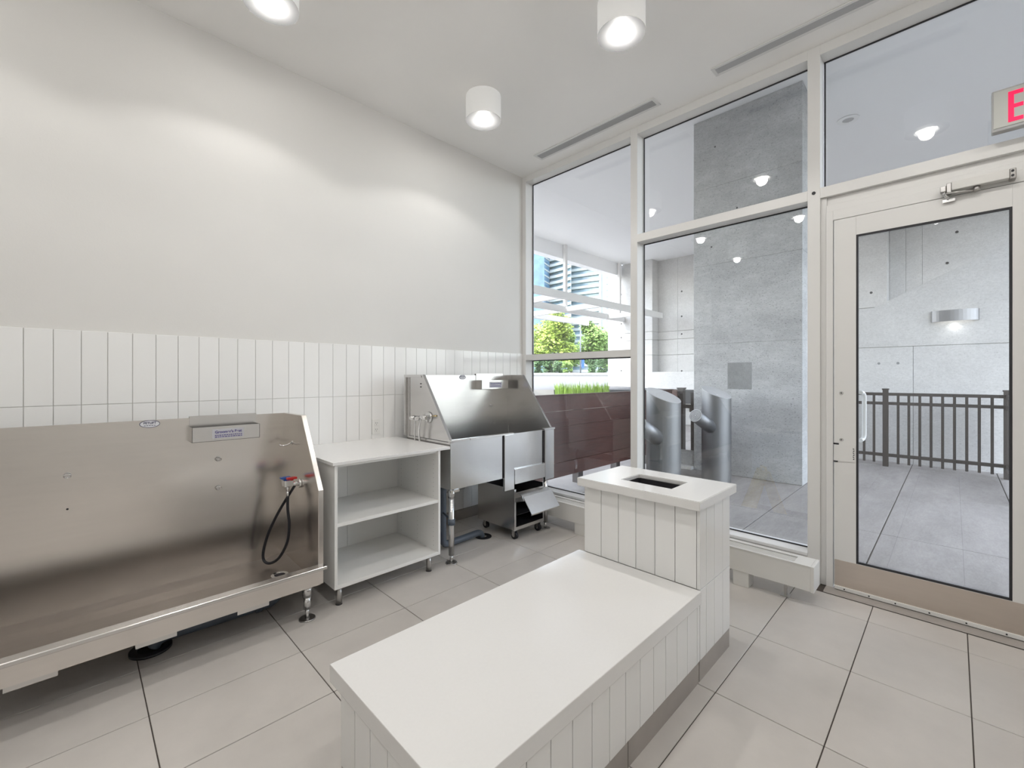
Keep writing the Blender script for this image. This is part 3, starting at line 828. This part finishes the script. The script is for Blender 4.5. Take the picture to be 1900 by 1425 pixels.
for xx, yy, cl_ in ((2.002, 2.664, .31), (3.080, 2.664, None), (2.005, 3.20, None), (3.080, 3.20, None)):
    tub_leg(t2, xx, yy, .552, .06, cl_)
MB().ring((2.45, 2.9, .558), (0, 0, 1), 0, .045, .003).build('drain', m_chrome, t2)
MB().cyl((2.02, 2.664, .31), (2.085, 2.89, .31), .008, n=8).build('pipe_strap', m_pvc, t2)
for zz in (1.120, .944): tie_ring(t2, 2.918+(.022 if zz < 1 else 0), yb2, zz)
badge(t2, 2.559, yb2, 1.396, rx=.036, rz=.019)
MB().tube(smooth([(2.095, 2.9, .55), (2.095, 2.9, .3), (2.095, 2.9, .10), (2.105, 2.9, .06), (2.14, 2.9, .046), (2.3, 2.9, .046), (2.44, 2.9, .05), (2.49, 2.9, .04), (2.51, 2.9, .008)], 6), .027, 14).build('drain_pipe', m_pvc, t2)
for zz in (.318, .352):
    MB().cyl((2.03, 3.36, zz), (2.68, 3.36, zz), .009, n=10).build('supply_pipe', m_alu, t2)
# valve on the outside of the left panel with two hanging hoses
xv = bx0+.014
vv = MB().cyl((xv, 2.948, 1.077), (xv-.012, 2.948, 1.077), .046, .040, 28).cyl((xv-.01, 2.948, 1.077), (xv-.055, 2.948, 1.077), .017, n=16).cyl((xv-.045, 2.92, 1.077), (xv-.045, 3.075, 1.072), .014, n=14).build('shower_valve', m_chrome, t2)
for yy in (3.010, 3.085):
    MB().cyl((xv-.045, yy, 1.072), (xv-.085, yy, 1.066), .019, .015, 8).build('knob', m_chrome, vv)
MB().tube(smooth([(xv-.05, 3.07, 1.06), (xv-.05, 3.075, 1.0), (xv-.045, 3.085, .94), (xv-.04, 3.09, .888)]), .006, 8).build('hose', m_chrome, vv)
MB().tube(smooth([(xv-.05, 2.995, 1.06), (xv-.055, 3.005, 1.0), (xv-.05, 3.015, .94), (xv-.045, 3.012, .888)]), .0085, 8).build('hose', m_chrome, vv)
MB().cyl((xv-.012, 2.885, 1.092), (xv-.012, 2.828, 1.098), .006, n=10).build('pipe_stub', m_brass, t2)
for zz in (1.344, 1.318):
    MB().cyl((xv-.003, 3.067, zz), (xv+.003, 3.067, zz), .0045, n=8).build('bolt_hole', m_dark, t2)
fd2 = thing('floor_drain', (2.52, 2.90, 0), 'round dark floor drain under the tall tub', 'floor drain')
MB().ring((2.53, 2.905, 0), (0, 0, 1), .030, .072, .005, 32).build('rim', m_black, fd2)
tray(2.722, 3.075, yb2, ZT+.004, 'steel bottle tray hooked over the back of the tall tub')

# --- rolling step box under the tall tub
rs = thing('rolling_step', (2.84, 2.88, 0), 'wheeled stainless steel step box with open flap under the tall tub', 'step box')
rx0, rx1, ry0, ry1, rz0, rz1 = 2.648, 3.030, 2.642, 3.115, .086, .436
MB().box(rx0, rx0+.004, ry0, ry1, rz0, rz1).build('side_panel', m_steel, rs)
MB().box(rx1-.004, rx1, ry0, ry1, rz0, rz1).build('side_panel', m_steel, rs)
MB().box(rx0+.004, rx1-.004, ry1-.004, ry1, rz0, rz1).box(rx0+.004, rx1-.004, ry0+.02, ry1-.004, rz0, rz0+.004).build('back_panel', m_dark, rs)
MB().box(rx0, rx1, ry0-.004, ry0+.002, rz0-.002, rz0+.026).box(rx0, rx0+.020, ry0-.004, ry0+.002, rz0+.026, rz1).box(rx1-.016, rx1, ry0-.004, ry0+.002, rz0+.026, rz1).box(rx0+.02, rx1-.016, ry0-.004, ry0+.002, rz1-.085, rz1-.03).build('front_frame', m_steel_z, rs)
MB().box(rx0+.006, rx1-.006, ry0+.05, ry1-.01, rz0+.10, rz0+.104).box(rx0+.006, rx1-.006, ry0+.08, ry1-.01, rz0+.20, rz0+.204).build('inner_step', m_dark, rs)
fp = MB()
# tilted flap with a bent-back top flange and short side links
fp.prism([(2.452, .262), (2.548, .388), (2.543, .392), (2.447, .266)], 0, 2.660, 3.020)
fp.prism([(2.545, .386), (2.598, .402), (2.597, .408), (2.541, .392)], 0, 2.660, 3.020)
fp.prism([(2.452, .262), (2.447, .266), (2.449, .255), (2.456, .252)], 0, 2.660, 3.020)
fp.build('flap', m_steel, rs)
for xa in (2.653, 3.021):
    MB().prism([(2.53, .36), (2.55, .395), (2.64, .36), (2.64, .33)], 0, xa, xa+.004).build('flap_link', m_steel, rs)
for xx, yy in ((2.685, 2.672), (2.985, 2.672), (2.700, 3.06), (2.985, 3.06)):
    ca = MB().box(xx-.020, xx+.020, yy-.022, yy+.022, .080, .086).box(xx-.019, xx-.0165, yy-.016, yy+.016, .030, .080).box(xx+.0165, xx+.019, yy-.016, yy+.016, .030, .080).build('caster_fork', m_alu, rs)
    MB().cyl((xx-.013, yy, .032), (xx+.013, yy, .032), .032, n=24).build('wheel', m_black, ca)
    MB().cyl((xx-.0165, yy, .032), (xx+.0165, yy, .032), .013, n=14).build('hub', m_alu, ca)

# ------------------------------------------------------------------ outside: ground, soffit, concrete
ZS = 5.20
gd = struct('ground', (7, 1, 0), 'pale concrete paving slabs outside the windows')
MB().box(3.70, 15.0, -6.0, 10.5, -.2, -.010).build('paving_bed', m_pavej, gd)
def mk_pv(w, h): return MB().box(-w/2, w/2, -h/2, h/2, -.03, -.002).mesh('paving_slab', m_pave, .002, 1)
for me, x, y in clip_tiles(gd, 'pv', [(3.72, 5.10), (5.10, 7.10), (7.10, 9.10), (9.10, 11.1), (11.1, 13.1)], spans(.463, .9015, -3.2, 8.6), mk_pv, cache, .010):
    link('paving_slab', me, gd, (x, y, 0))
MB().box(-3.0, 14.2, -3.0, 7.95, ZS, ZS+.5).build('ceiling_soffit', m_soffit); tag(bpy.data.objects['ceiling_soffit'], 'white soffit over the outdoor paved area', kind='structure')  # slab extended unseen over the room to block the sun
MB().box(-3.0, 13.15, 7.95, 8.20, ZS-.40, ZS+.5).build('trim_1', m_soffit); tag(bpy.data.objects['trim_1'], 'white downstand along the outer edge of the soffit', kind='structure')
MB().box(3.692, 3.75, -6, W+.15, C+.25, ZS).build('wall_above_window', m_soffit); tag(bpy.data.objects['wall_above_window'], 'white band between the window head and the soffit', kind='structure')
dl = thing('soffit_downlight', (8.09, 1.10, ZS), 'small round recessed downlight in the white outdoor soffit', 'downlight')
MB().ring((8.09, 1.10, ZS-.010), (0, 0, 1), .07, .135, .010, 32).build('trim_ring', m_lampw, dl); MB().ring((8.09, 1.10, ZS-.003), (0, 0, 1), 0, .071, .002, 28).build('lens', m_grille, dl)

cc = thing('concrete_column', (6.9, 2.06, 0), 'broad grey cast concrete column outside the wide window', 'column')
qx0, qx1, qy0, qy1 = 6.60, 7.22, 1.365, 2.760
MB().box(qx0+.006, qx1, qy0+.004, qy1-.004, 0, ZS).build('core', m_conc_col, cc)
for z0, z1 in ((0, 1.877), (1.877, 3.036), (3.036, 4.17), (4.17, ZS)):
    MB().box(qx0, qx1+.0, qy0, qy1, z0+.002, z1-.002).build('panel', m_conc_col, cc, .003, 1)
MB().box(qx0-.002, qx0, 1.96, 2.275, 1.225, 1.60).build('dark_patch', m_patch, cc, .0008, 1)  # thin darker rectangle set on the column face
for y, z in ((2.45, 4.75), (2.15, 3.78), (1.70, 3.70), (2.5, 3.3)):
    MB().cyl((qx0-.001, y, z), (qx0+.002, y, z), .013, n=12).build('tie_hole', m_dark, cc)

def conc_wall(name, label, panels, holes, x0, depth):
    w = struct(name, (x0, panels[0][0], 0), label)
    for (ya, yb_, za, zb) in panels:
        MB().box(x0, x0+depth, ya+.0015, yb_-.0015, za+.004, zb-.004).build('panel', m_conc, w, .004, 1)
    for (y, z) in holes:
        MB().cyl((x0-.001, y, z), (x0+.003, y, z), .028, n=12).build('tie_hole', m_dark, w)
    return w
def grid(ys_, zs_): return [(a, b, c, d) for a, b in zip(ys_[:-1], ys_[1:]) for c, d in zip(zs_[:-1], zs_[1:])]
zz_ = [-.1, 1.0, 2.10, 2.60, 2.86, ZS]
wa = conc_wall('wall_far_pier', 'concrete pier at the far left of the paved area', grid([6.86, 8.53], zz_), [(8.0, 4.2), (8.0, 3.2), (8.0, 2.73), (8.0, 1.6)], 13.2, .6)
wb = conc_wall('wall_far', 'pale far concrete wall across the paved area', grid([-3.2, -1.2, .50, .78, 1.07, 3.2, 6.2, 6.86], zz_), [(6.07, 4.1), (6.07, 3.31), (6.07, 2.75), (6.07, 1.58), (-.05, 4.55), (.1, 3.9)], 13.6, .4)
wc = conc_wall('wall_far_pilaster', 'pale concrete pilaster on the far wall behind the stair wall', grid([1.07, 2.6], [-.1, 3.0, ZS]), [(1.35, 3.35), (1.75, 4.4)], 13.1, .5)
wd = struct('wall_parapet', (12.7, 5, 0), 'low pale concrete parapet below the far wall')
for a, b in ((2.6, 4.8), (4.8, 6.9)):
    MB().box(12.6, 12.85, a+.004, b-.004, 0, 1.54).build('panel', m_conc, wd, .008, 1)
sw_ = struct('wall_stair', (9.5, .4, 0), 'concrete stair wall with a slanted top behind the railing')
XS = 9.5
def stair_panel(poly): MB().prism(poly, 0, XS, XS+.22).build('panel', m_conc, sw_, .005, 1)
zl = lambda y: 2.54+(.975-y)*.513
stair_panel([(.46, -.05), (1.95, -.05), (1.95, 1.885), (.46, 1.885)])
stair_panel([(-2.6, -.05), (.456, -.05), (.456, 1.885), (-2.6, 1.885)])
stair_panel([(-2.6, 1.889), (1.95, 1.889), (1.95, 2.54), (.975, 2.54), (-2.4, zl(-2.4)), (-2.6, zl(-2.4))])
for y, z in ((.88, 1.62), (.64, 1.62), (1.08, .75)):
    MB().cyl((XS-.001, y, z), (XS+.003, y, z), .02, n=12).build('tie_hole', m_patch, sw_)

# wall sconce
scn = thing('wall_sconce', (XS, -.01, 2.33), 'curved brushed metal sconce on the concrete stair wall', 'wall lamp')
n_ = 18; outer = [(XS-.11*math.sin(PI*i/n_), -.01+.262*math.cos(PI*i/n_)) for i in range(n_+1)]
inner = [(XS-.10*math.sin(PI*i/n_), -.01+.25*math.cos(PI*i/n_)) for i in reversed(range(n_+1))]
MB().prism(outer+inner, 2, 2.245, 2.415).build('shade', m_sconce, scn)
MB().prism([(XS-.085*math.sin(PI*i/n_), -.01+.2*math.cos(PI*i/n_)) for i in range(n_+1)], 2, 2.275, 2.285).build('lens', emit('sconce_glow', (1, .98, .95), 3.0), scn)
sl_ = bpy.data.lights.new('sconce_light', 'SPOT'); sl_.energy = 4; sl_.spot_size = math.radians(120); sl_.spot_blend = .6; sl_.shadow_soft_size = .06
so = bpy.data.objects.new('sconce_light', sl_); col.objects.link(so); so.parent = scn; so.matrix_parent_inverse = scn.matrix_basis.inverted(); so.location = (XS-.05, -.01, 2.27)

# ------------------------------------------------------------------ outside: railing, fence, bollards
rl = thing('metal_railing', (9.0, .2, 0), 'brown black metal picket railing before the concrete stair wall', 'railing')
RX = 9.0
def rail_post(y, x=RX):
    p = MB().box(x-.034, x+.034, y-.034, y+.034, -.002, 1.195).build('post', m_iron, rl)
    MB().box(x-.042, x+.042, y-.042, y+.042, 1.195, 1.215).build('post_cap', m_iron, p)
rail_post(.752); rail_post(-.515)
for (a, b) in ((-.481, .718), (.786, 1.95)):
    for z0, z1 in ((1.104, 1.150), (.960, 1.006), (.152, .200)):
        MB().box(RX-.018, RX+.018, a, b, z0, z1).build('rail', m_iron, rl)
pk = MB().box(-.008, .008, -.016, .016, .05, 1.104).mesh('picket', m_iron)
for i in range(9): link('picket', pk, rl, (RX, .604-.1225*i, 0))
for i in range(9): link('picket', pk, rl, (RX, .893+.1225*i, 0))
# return run towards the building
for z0, z1 in ((1.104, 1.150), (.960, 1.006), (.152, .200)):
    MB().box(7.2, RX-.034, -.533, -.497, z0, z1).build('rail', m_iron, rl)
pk2 = MB().box(-.016, .016, -.008, .008, .05, 1.104).mesh('picket', m_iron)
for i in range(13): link('picket', pk2, rl, (RX-.16-.1225*i, -.515, 0))
rail_post(-.515, 7.2)

fn = thing('board_fence', (5.6, 3.47, 0), 'dark stained wooden board fence outside the corner window', 'fence')
bz = [(.155, .332), (.3345, .557), (.5595, .780), (.7825, .971), (.9735, 1.166)]
for j, (z0, z1) in enumerate(bz):
    o_ = .006*((j*2) % 3)
    MB().box(3.78, 7.36, 3.440+o_, 3.466+o_, z0, z1).build('board', m_wood, fn, .002, 1)
MB().box(3.78, 7.36, 3.425, 3.50, 1.166, 1.180).build('top_cap', m_wood, fn, .002, 1)
for xx in (3.86, 4.74, 5.66, 6.55):
    MB().box(xx-.05, xx+.05, 3.482, 3.58, -.002, 1.15).build('post', m_woodpost, fn)
gp = MB().box(7.38, 7.48, 3.27, 3.37, -.002, 1.19).build('gate_post', m_iron, fn); MB().box(7.37, 7.49, 3.26, 3.38, 1.19, 1.21).build('post_cap', m_iron, gp)
g2 = MB().box(7.43, 7.49, 3.10, 3.16, -.002, 1.13).build('gate_stile', m_iron, fn)
MB().box(7.40, 7.44, 3.13, 3.30, .86, .92).box(7.40, 7.44, 3.12, 3.17, .80, .88).build('gate_latch', m_iron, fn)
for z0, z1 in bz[::1]:
    MB().box(7.482, 7.51, 3.36, 3.56, z0, z1).build('board', m_wood, fn)

cu = thing('concrete_curb', (6.7, 3.0, 0), 'low grey concrete curb between the column and the fence', 'curb')
MB().box(6.62, 6.82, 2.765, 3.41, 0, .25).build('upstand', m_conc_col, cu, .01, 2)
MB().box(6.52, 6.62, 2.765, 3.41, 0, .05).build('footing', m_conc, cu, .006, 1)

def bollard(x, y, label):
    t = thing('steel_bollard', (x, y, 0), label, 'bollard', 'steel bollards outside the wide window')
    r = .183; n = 40
    Fv = Vector((x, y, 0)).normalized(); Rv = Vector((Fv.y, -Fv.x, 0))
    mb = MB(); vb = []; vt = []
    for i in range(n):
        a = 2*PI*i/n; p = Vector((math.cos(a)*r, math.sin(a)*r, 0))
        vb.append((x+p.x, y+p.y, 0)); vt.append((x+p.x, y+p.y, 1.190-.065*p.dot(Rv)/r+.045*p.dot(Fv)/r))
    mb.v = vb+vt
    for i in range(n): mb.f.append((i, (i+1) % n, n+(i+1) % n, n+i)); mb.sm.append(True)
    b_ = mb.build('post', m_bollard, t)
    lid = MB(); lid.v = vt + [(p[0], p[1], p[2]+.006) for p in vt]
    for i in range(n): lid.f.append((i, (i+1) % n, n+(i+1) % n, n+i)); lid.sm.append(True)
    lid.f.append(tuple(range(n, 2*n))); lid.sm.append(False); lid.f.append(tuple(reversed(range(n)))); lid.sm.append(False)
    lid.build('top_plate', m_toplate, t)
    dv = (-Fv*.80 - Rv*.42 + Vector((0, 0, .42))).normalized()
    c0 = Vector((x, y, .665)) + dv*.10; c1 = Vector((x, y, .665)) + dv*.57
    b_ = MB().cyl(c0, c1, .084, n=32).build('outlet_spout', m_bollard, t)
    cp = MB()
    cp.ring(c1, dv, 0, .084, .003, 32).build('end_cap', m_toplate, b_)
    cp = MB()
    for r0 in (.014, .032, .050, .066): cp.ring(c1+dv*.003, dv, r0, r0+.006, .002, 32)
    cp.build('cap_rings', m_patch, b_)
bollard(4.653, 2.285, 'steel bollard with slanted top nearest the window mullion')
bollard(6.107, 2.251, 'steel bollard with slanted top standing before the concrete column')

# pergola of white beams beyond the fence
pg = thing('pergola_frame', (9.0, 8.0, 0), 'white steel pergola frame hung from the soffit edge', 'pergola')
PZ = 3.25
for yy in (6.55, 7.90, 9.37):
    MB().box(4.6, 13.19, yy-.05, yy+.05, PZ, PZ+.17).build('beam', m_perg, pg)
for xx in (6.4, 8.2, 10.0, 12.2):
    MB().box(xx-.05, xx+.05, 6.60, 7.85, PZ+.02, PZ+.15).box(xx-.05, xx+.05, 7.95, 9.32, PZ+.02, PZ+.15).build('cross_beam', m_perg, pg)
for xx in (5.0, 10.0, 12.9): MB().box(xx-.05, xx+.05, 7.85, 7.93, PZ+.17, ZS).build('hanger_post', m_perg, pg)

# ------------------------------------------------------------------ street beyond
Fv = Vector((math.cos(YAW), math.sin(YAW), 0)); Rv = Vector((math.sin(YAW), -math.cos(YAW), 0))
def at(u, d, z=0):
    p = (Fv + Rv*((u-950)/813.544))*d; return Vector((p.x, p.y, z))
def strip(name, mat, d0, z0, d1, z1, s0=-40, s1=60, th=.4):
    a = Fv*d0; b = Fv*d1; mb = MB(); pts = []
    for s_, q, z in ((s0, a, z0), (s1, a, z0), (s1, b, z1), (s0, b, z1)): pts.append((q.x+Rv.x*s_, q.y+Rv.y*s_, z))
    mb.v = [(p[0], p[1], p[2]-th) for p in pts]+pts
    for f in ((0, 3, 2, 1), (4, 5, 6, 7), (0, 1, 5, 4), (1, 2, 6, 5), (2, 3, 7, 6), (3, 0, 4, 7)): mb.f.append(f); mb.sm.append(False)
    return mb.build(name, mat)
bank = strip('ground_bank', m_walk, 11.6, -.1, 12.6, 1.02, -12, 1.2); tag(bank, 'pale sloped bank between the paved area and the road', kind='structure')
rd = strip('ground_road', m_road, 12.6, 1.02, 36, 1.42, -60, 60); tag(rd, 'pale grey road rising away beyond the fence', kind='structure')
kb = strip('ground_sidewalk', m_walk, 36, 1.55, 43, 1.78, -60, 60); tag(kb, 'pale far sidewalk along the road', kind='structure')
fg = strip('ground_far', m_leafC, 43, 1.75, 260, 3.5, -150, 150); tag(fg, 'far planted ground before the tower', kind='structure')
# grass along the bank top
gr = MB()
for i in range(1500):
    u = 1030+100*random.random(); d = 11.6+.9*random.random(); p = at(u, d, .62+.42*(d-11.6)/.9)
    h = .12+.17*random.random(); a = random.random()*PI; w = .012
    dx, dy = math.cos(a)*w, math.sin(a)*w; lx, ly = (random.random()-.5)*.1, (random.random()-.5)*.1
    k = len(gr.v); gr.v += [(p.x-dx, p.y-dy, p.z), (p.x+dx, p.y+dy, p.z), (p.x+lx, p.y+ly, p.z+h)]; gr.f.append((k, k+1, k+2)); gr.sm.append(False)
o = gr.build('grass_strip', m_grass); tag(o, 'bright green grass strip above the top of the fence', 'grass', kind='stuff')

def foliage(c, rx, rz, n, size, seed, squash=1.0):
    rnd = random.Random(seed); mb = MB()
    blobs = [(Vector((rnd.uniform(-.6, .6)*rx, rnd.uniform(-.6, .6)*rx, rnd.uniform(-.7, .75)*rz)), rnd.uniform(.34, .55)) for _ in range(14)]
    for i in range(n):
        b, br = rnd.choice(blobs)
        v = Vector((rnd.gauss(0, 1), rnd.gauss(0, 1), rnd.gauss(0, 1))).normalized()*(rnd.random()**.4)
        p = Vector(c)+b+Vector((v.x*rx*br, v.y*rx*br, v.z*rz*br*squash))
        a = Vector((rnd.gauss(0, 1), rnd.gauss(0, 1), rnd.gauss(0, 1))).normalized(); q = a.orthogonal().normalized(); s_ = size*rnd.uniform(.6, 1.3)
        a = a*s_; q = q*s_*.6
        k = len(mb.v); mb.v += [tuple(p-a), tuple(p+q), tuple(p+a), tuple(p-q)]; mb.f.append((k, k+1, k+2, k+3)); mb.sm.append(False)
    return mb
def tree(u, d, zb, hgt, rx, mat, label, seed):
    p = at(u, d, zb); t = thing('street_tree', p, label, 'tree', 'street trees')
    foliage((p.x, p.y, zb+hgt*.56), rx, hgt*.42, 5200, .19, seed).build('crown', mat, t)
    MB().cyl(p, (p.x+.1, p.y, zb+hgt*.5), .14, .07, 10).build('trunk', m_bark, t)
tree(1028, 46, 1.8, 6.5, 2.2, m_leafA, 'yellow green street tree left of the lamp pole', 3)
tree(1000, 53, 1.8, 5.6, 2.0, m_leafA, 'yellow green street tree at the left edge of the window view', 5)
tree(1060, 53, 1.8, 4.9, 1.6, m_leafB, 'small green street tree just left of the lamp pole', 8)
tree(1097, 48, 1.8, 6.2, 1.8, m_leafB, 'green street tree right of the lamp pole', 9)
tree(1124, 58, 1.8, 5.6, 2.2, m_leafB, 'green street tree beside the far concrete pier', 11)
def hedge(u, d, rx, rz, label, seed, mat=m_leafC):
    p = at(u, d, 1.75); t = thing('hedge_bush', p, label, 'bush', 'hedge bushes along the sidewalk')
    foliage((p.x, p.y, 1.75+rz*.75), rx, rz, 2200, .10, seed, .8).build('foliage', mat, t)
hedge(1000, 42.0, .50, .75, 'dark green hedge bush at left edge of the corner window', 21)
hedge(1016, 43.6, .60, .85, 'dark green hedge bush below the yellow green tree', 22)
hedge(1034, 42.0, .60, .75, 'dark green hedge bush left of the pole base', 23)
hedge(1052, 43.6, .60, .65, 'mid green hedge bush nearest the pole base', 24, m_leafB)
hedge(1098, 43.0, .70, 1.1, 'dark hedge bush right of the pole base', 25)
hedge(1118, 45.2, .70, 1.0, 'dark hedge bush beside the far concrete pier', 26)
p = at(1077, 41, 1.72); sp = thing('street_lamp_pole', p, 'thin dark street pole with a blue banner between trees', 'street pole')
MB().cyl(p, (p.x, p.y, 6.4), .07, .05, 10).build('pole', m_pole, sp)
MB().cyl((p.x, p.y, 6.4), (p.x-.5*Rv.x, p.y-.5*Rv.y, 6.5), .04, n=8).build('arm', m_pole, sp)
q = p+Rv*.10; MB().prism([(q.x, q.y), (q.x+Rv.x*.26, q.y+Rv.y*.26), (q.x+Rv.x*.26+.03, q.y+Rv.y*.26+.03), (q.x+.03, q.y+.03)], 2, 2.2, 3.1).build('banner', m_blue, sp)

# ------------------------------------------------------------------ apartment tower
TD = 226.0; S_ = TD/813.544
tb = at(1060, TD, -2)
tw = thing('apartment_tower', tb, 'tall white and blue glass apartment tower with balconies', 'building')
def tp_(u, c, z): q = at(1060, TD)+Rv*((u-1060)*S_)-Fv*c; return (q.x, q.y, z)
def tower_section(name, pts, mat, z0, z1, back=-14):
    poly = [tp_(u, c, 0)[:2] for u, c in pts]+[tp_(pts[-1][0], back, 0)[:2], tp_(pts[0][0], back, 0)[:2]]
    MB().prism(poly, 2, z0, z1).build(name, mat, tw)
TOPZ = 82
curve = [(1020, .5), (1026, 2.2), (1033, 4.3), (1040, 6.8), (1047, 9.8), (1053, 12.5)]
tower_section('glass_wing', [(978, 12), (1007.5, 9)], m_tglass2, -2, TOPZ)
tower_section('angled_wing', [(1007.5, 8), (1020, .2)], m_tglass2, -2, TOPZ)
tower_section('curved_wing', [(u, c-1.6) for u, c in curve], m_tglass, -2, TOPZ)
tower_section('balcony_wing', [(1053.2, 1.0), (1104, 10.0)], m_tglass, -2, TOPZ)
tower_section('pale_wing', [(1106, 10.5), (1134, 14.5)], m_tpale, -2, TOPZ)
def slab(pts, out, th):
    fr_ = [tp_(u, c+out, 0)[:2] for u, c in pts]; bk = [tp_(u, c-1.0, 0)[:2] for u, c in reversed(pts)]
    return MB().prism(fr_+bk, 2, 0, th)
m_ang = slab([(1007.5, 8.2), (1020, .4)], .3, .75).mesh('floor_band', m_tw)
m_cur = slab(curve, .6, 1.35).mesh('balcony', m_tw)
m_bal = slab([(1055, 1.2), (1104.5, 10.2)], 1.5, 1.25).mesh('balcony', m_tw)
m_win = MB().prism([tp_(1116, 12.0, 0)[:2], tp_(1124, 13.1, 0)[:2], tp_(1124, 13.6, 0)[:2], tp_(1116, 12.5, 0)[:2]], 2, 0, 1.3).mesh('window', m_tglass)
m_mul = MB().prism([tp_(1103.5, 8, 0)[:2], tp_(1107, 8, 0)[:2], tp_(1107, 11.6, 0)[:2], tp_(1103.5, 11, 0)[:2]], 2, -2, TOPZ)
m_mul.build('pier', m_tw, tw)
MB().prism([tp_(1053, 3, 0)[:2], tp_(1058, 3, 0)[:2], tp_(1058, 4.5, 0)[:2], tp_(1053, 4.5, 0)[:2]], 2, -2, TOPZ).build('pier', m_tpale, tw)
for i in range(27):
    z = .5+3.0*i
    for me in (m_ang, m_cur, m_bal): link(me.name.split('.')[0], me, tw, (0, 0, z))
    link('window', m_win, tw, (0, 0, z+.9))
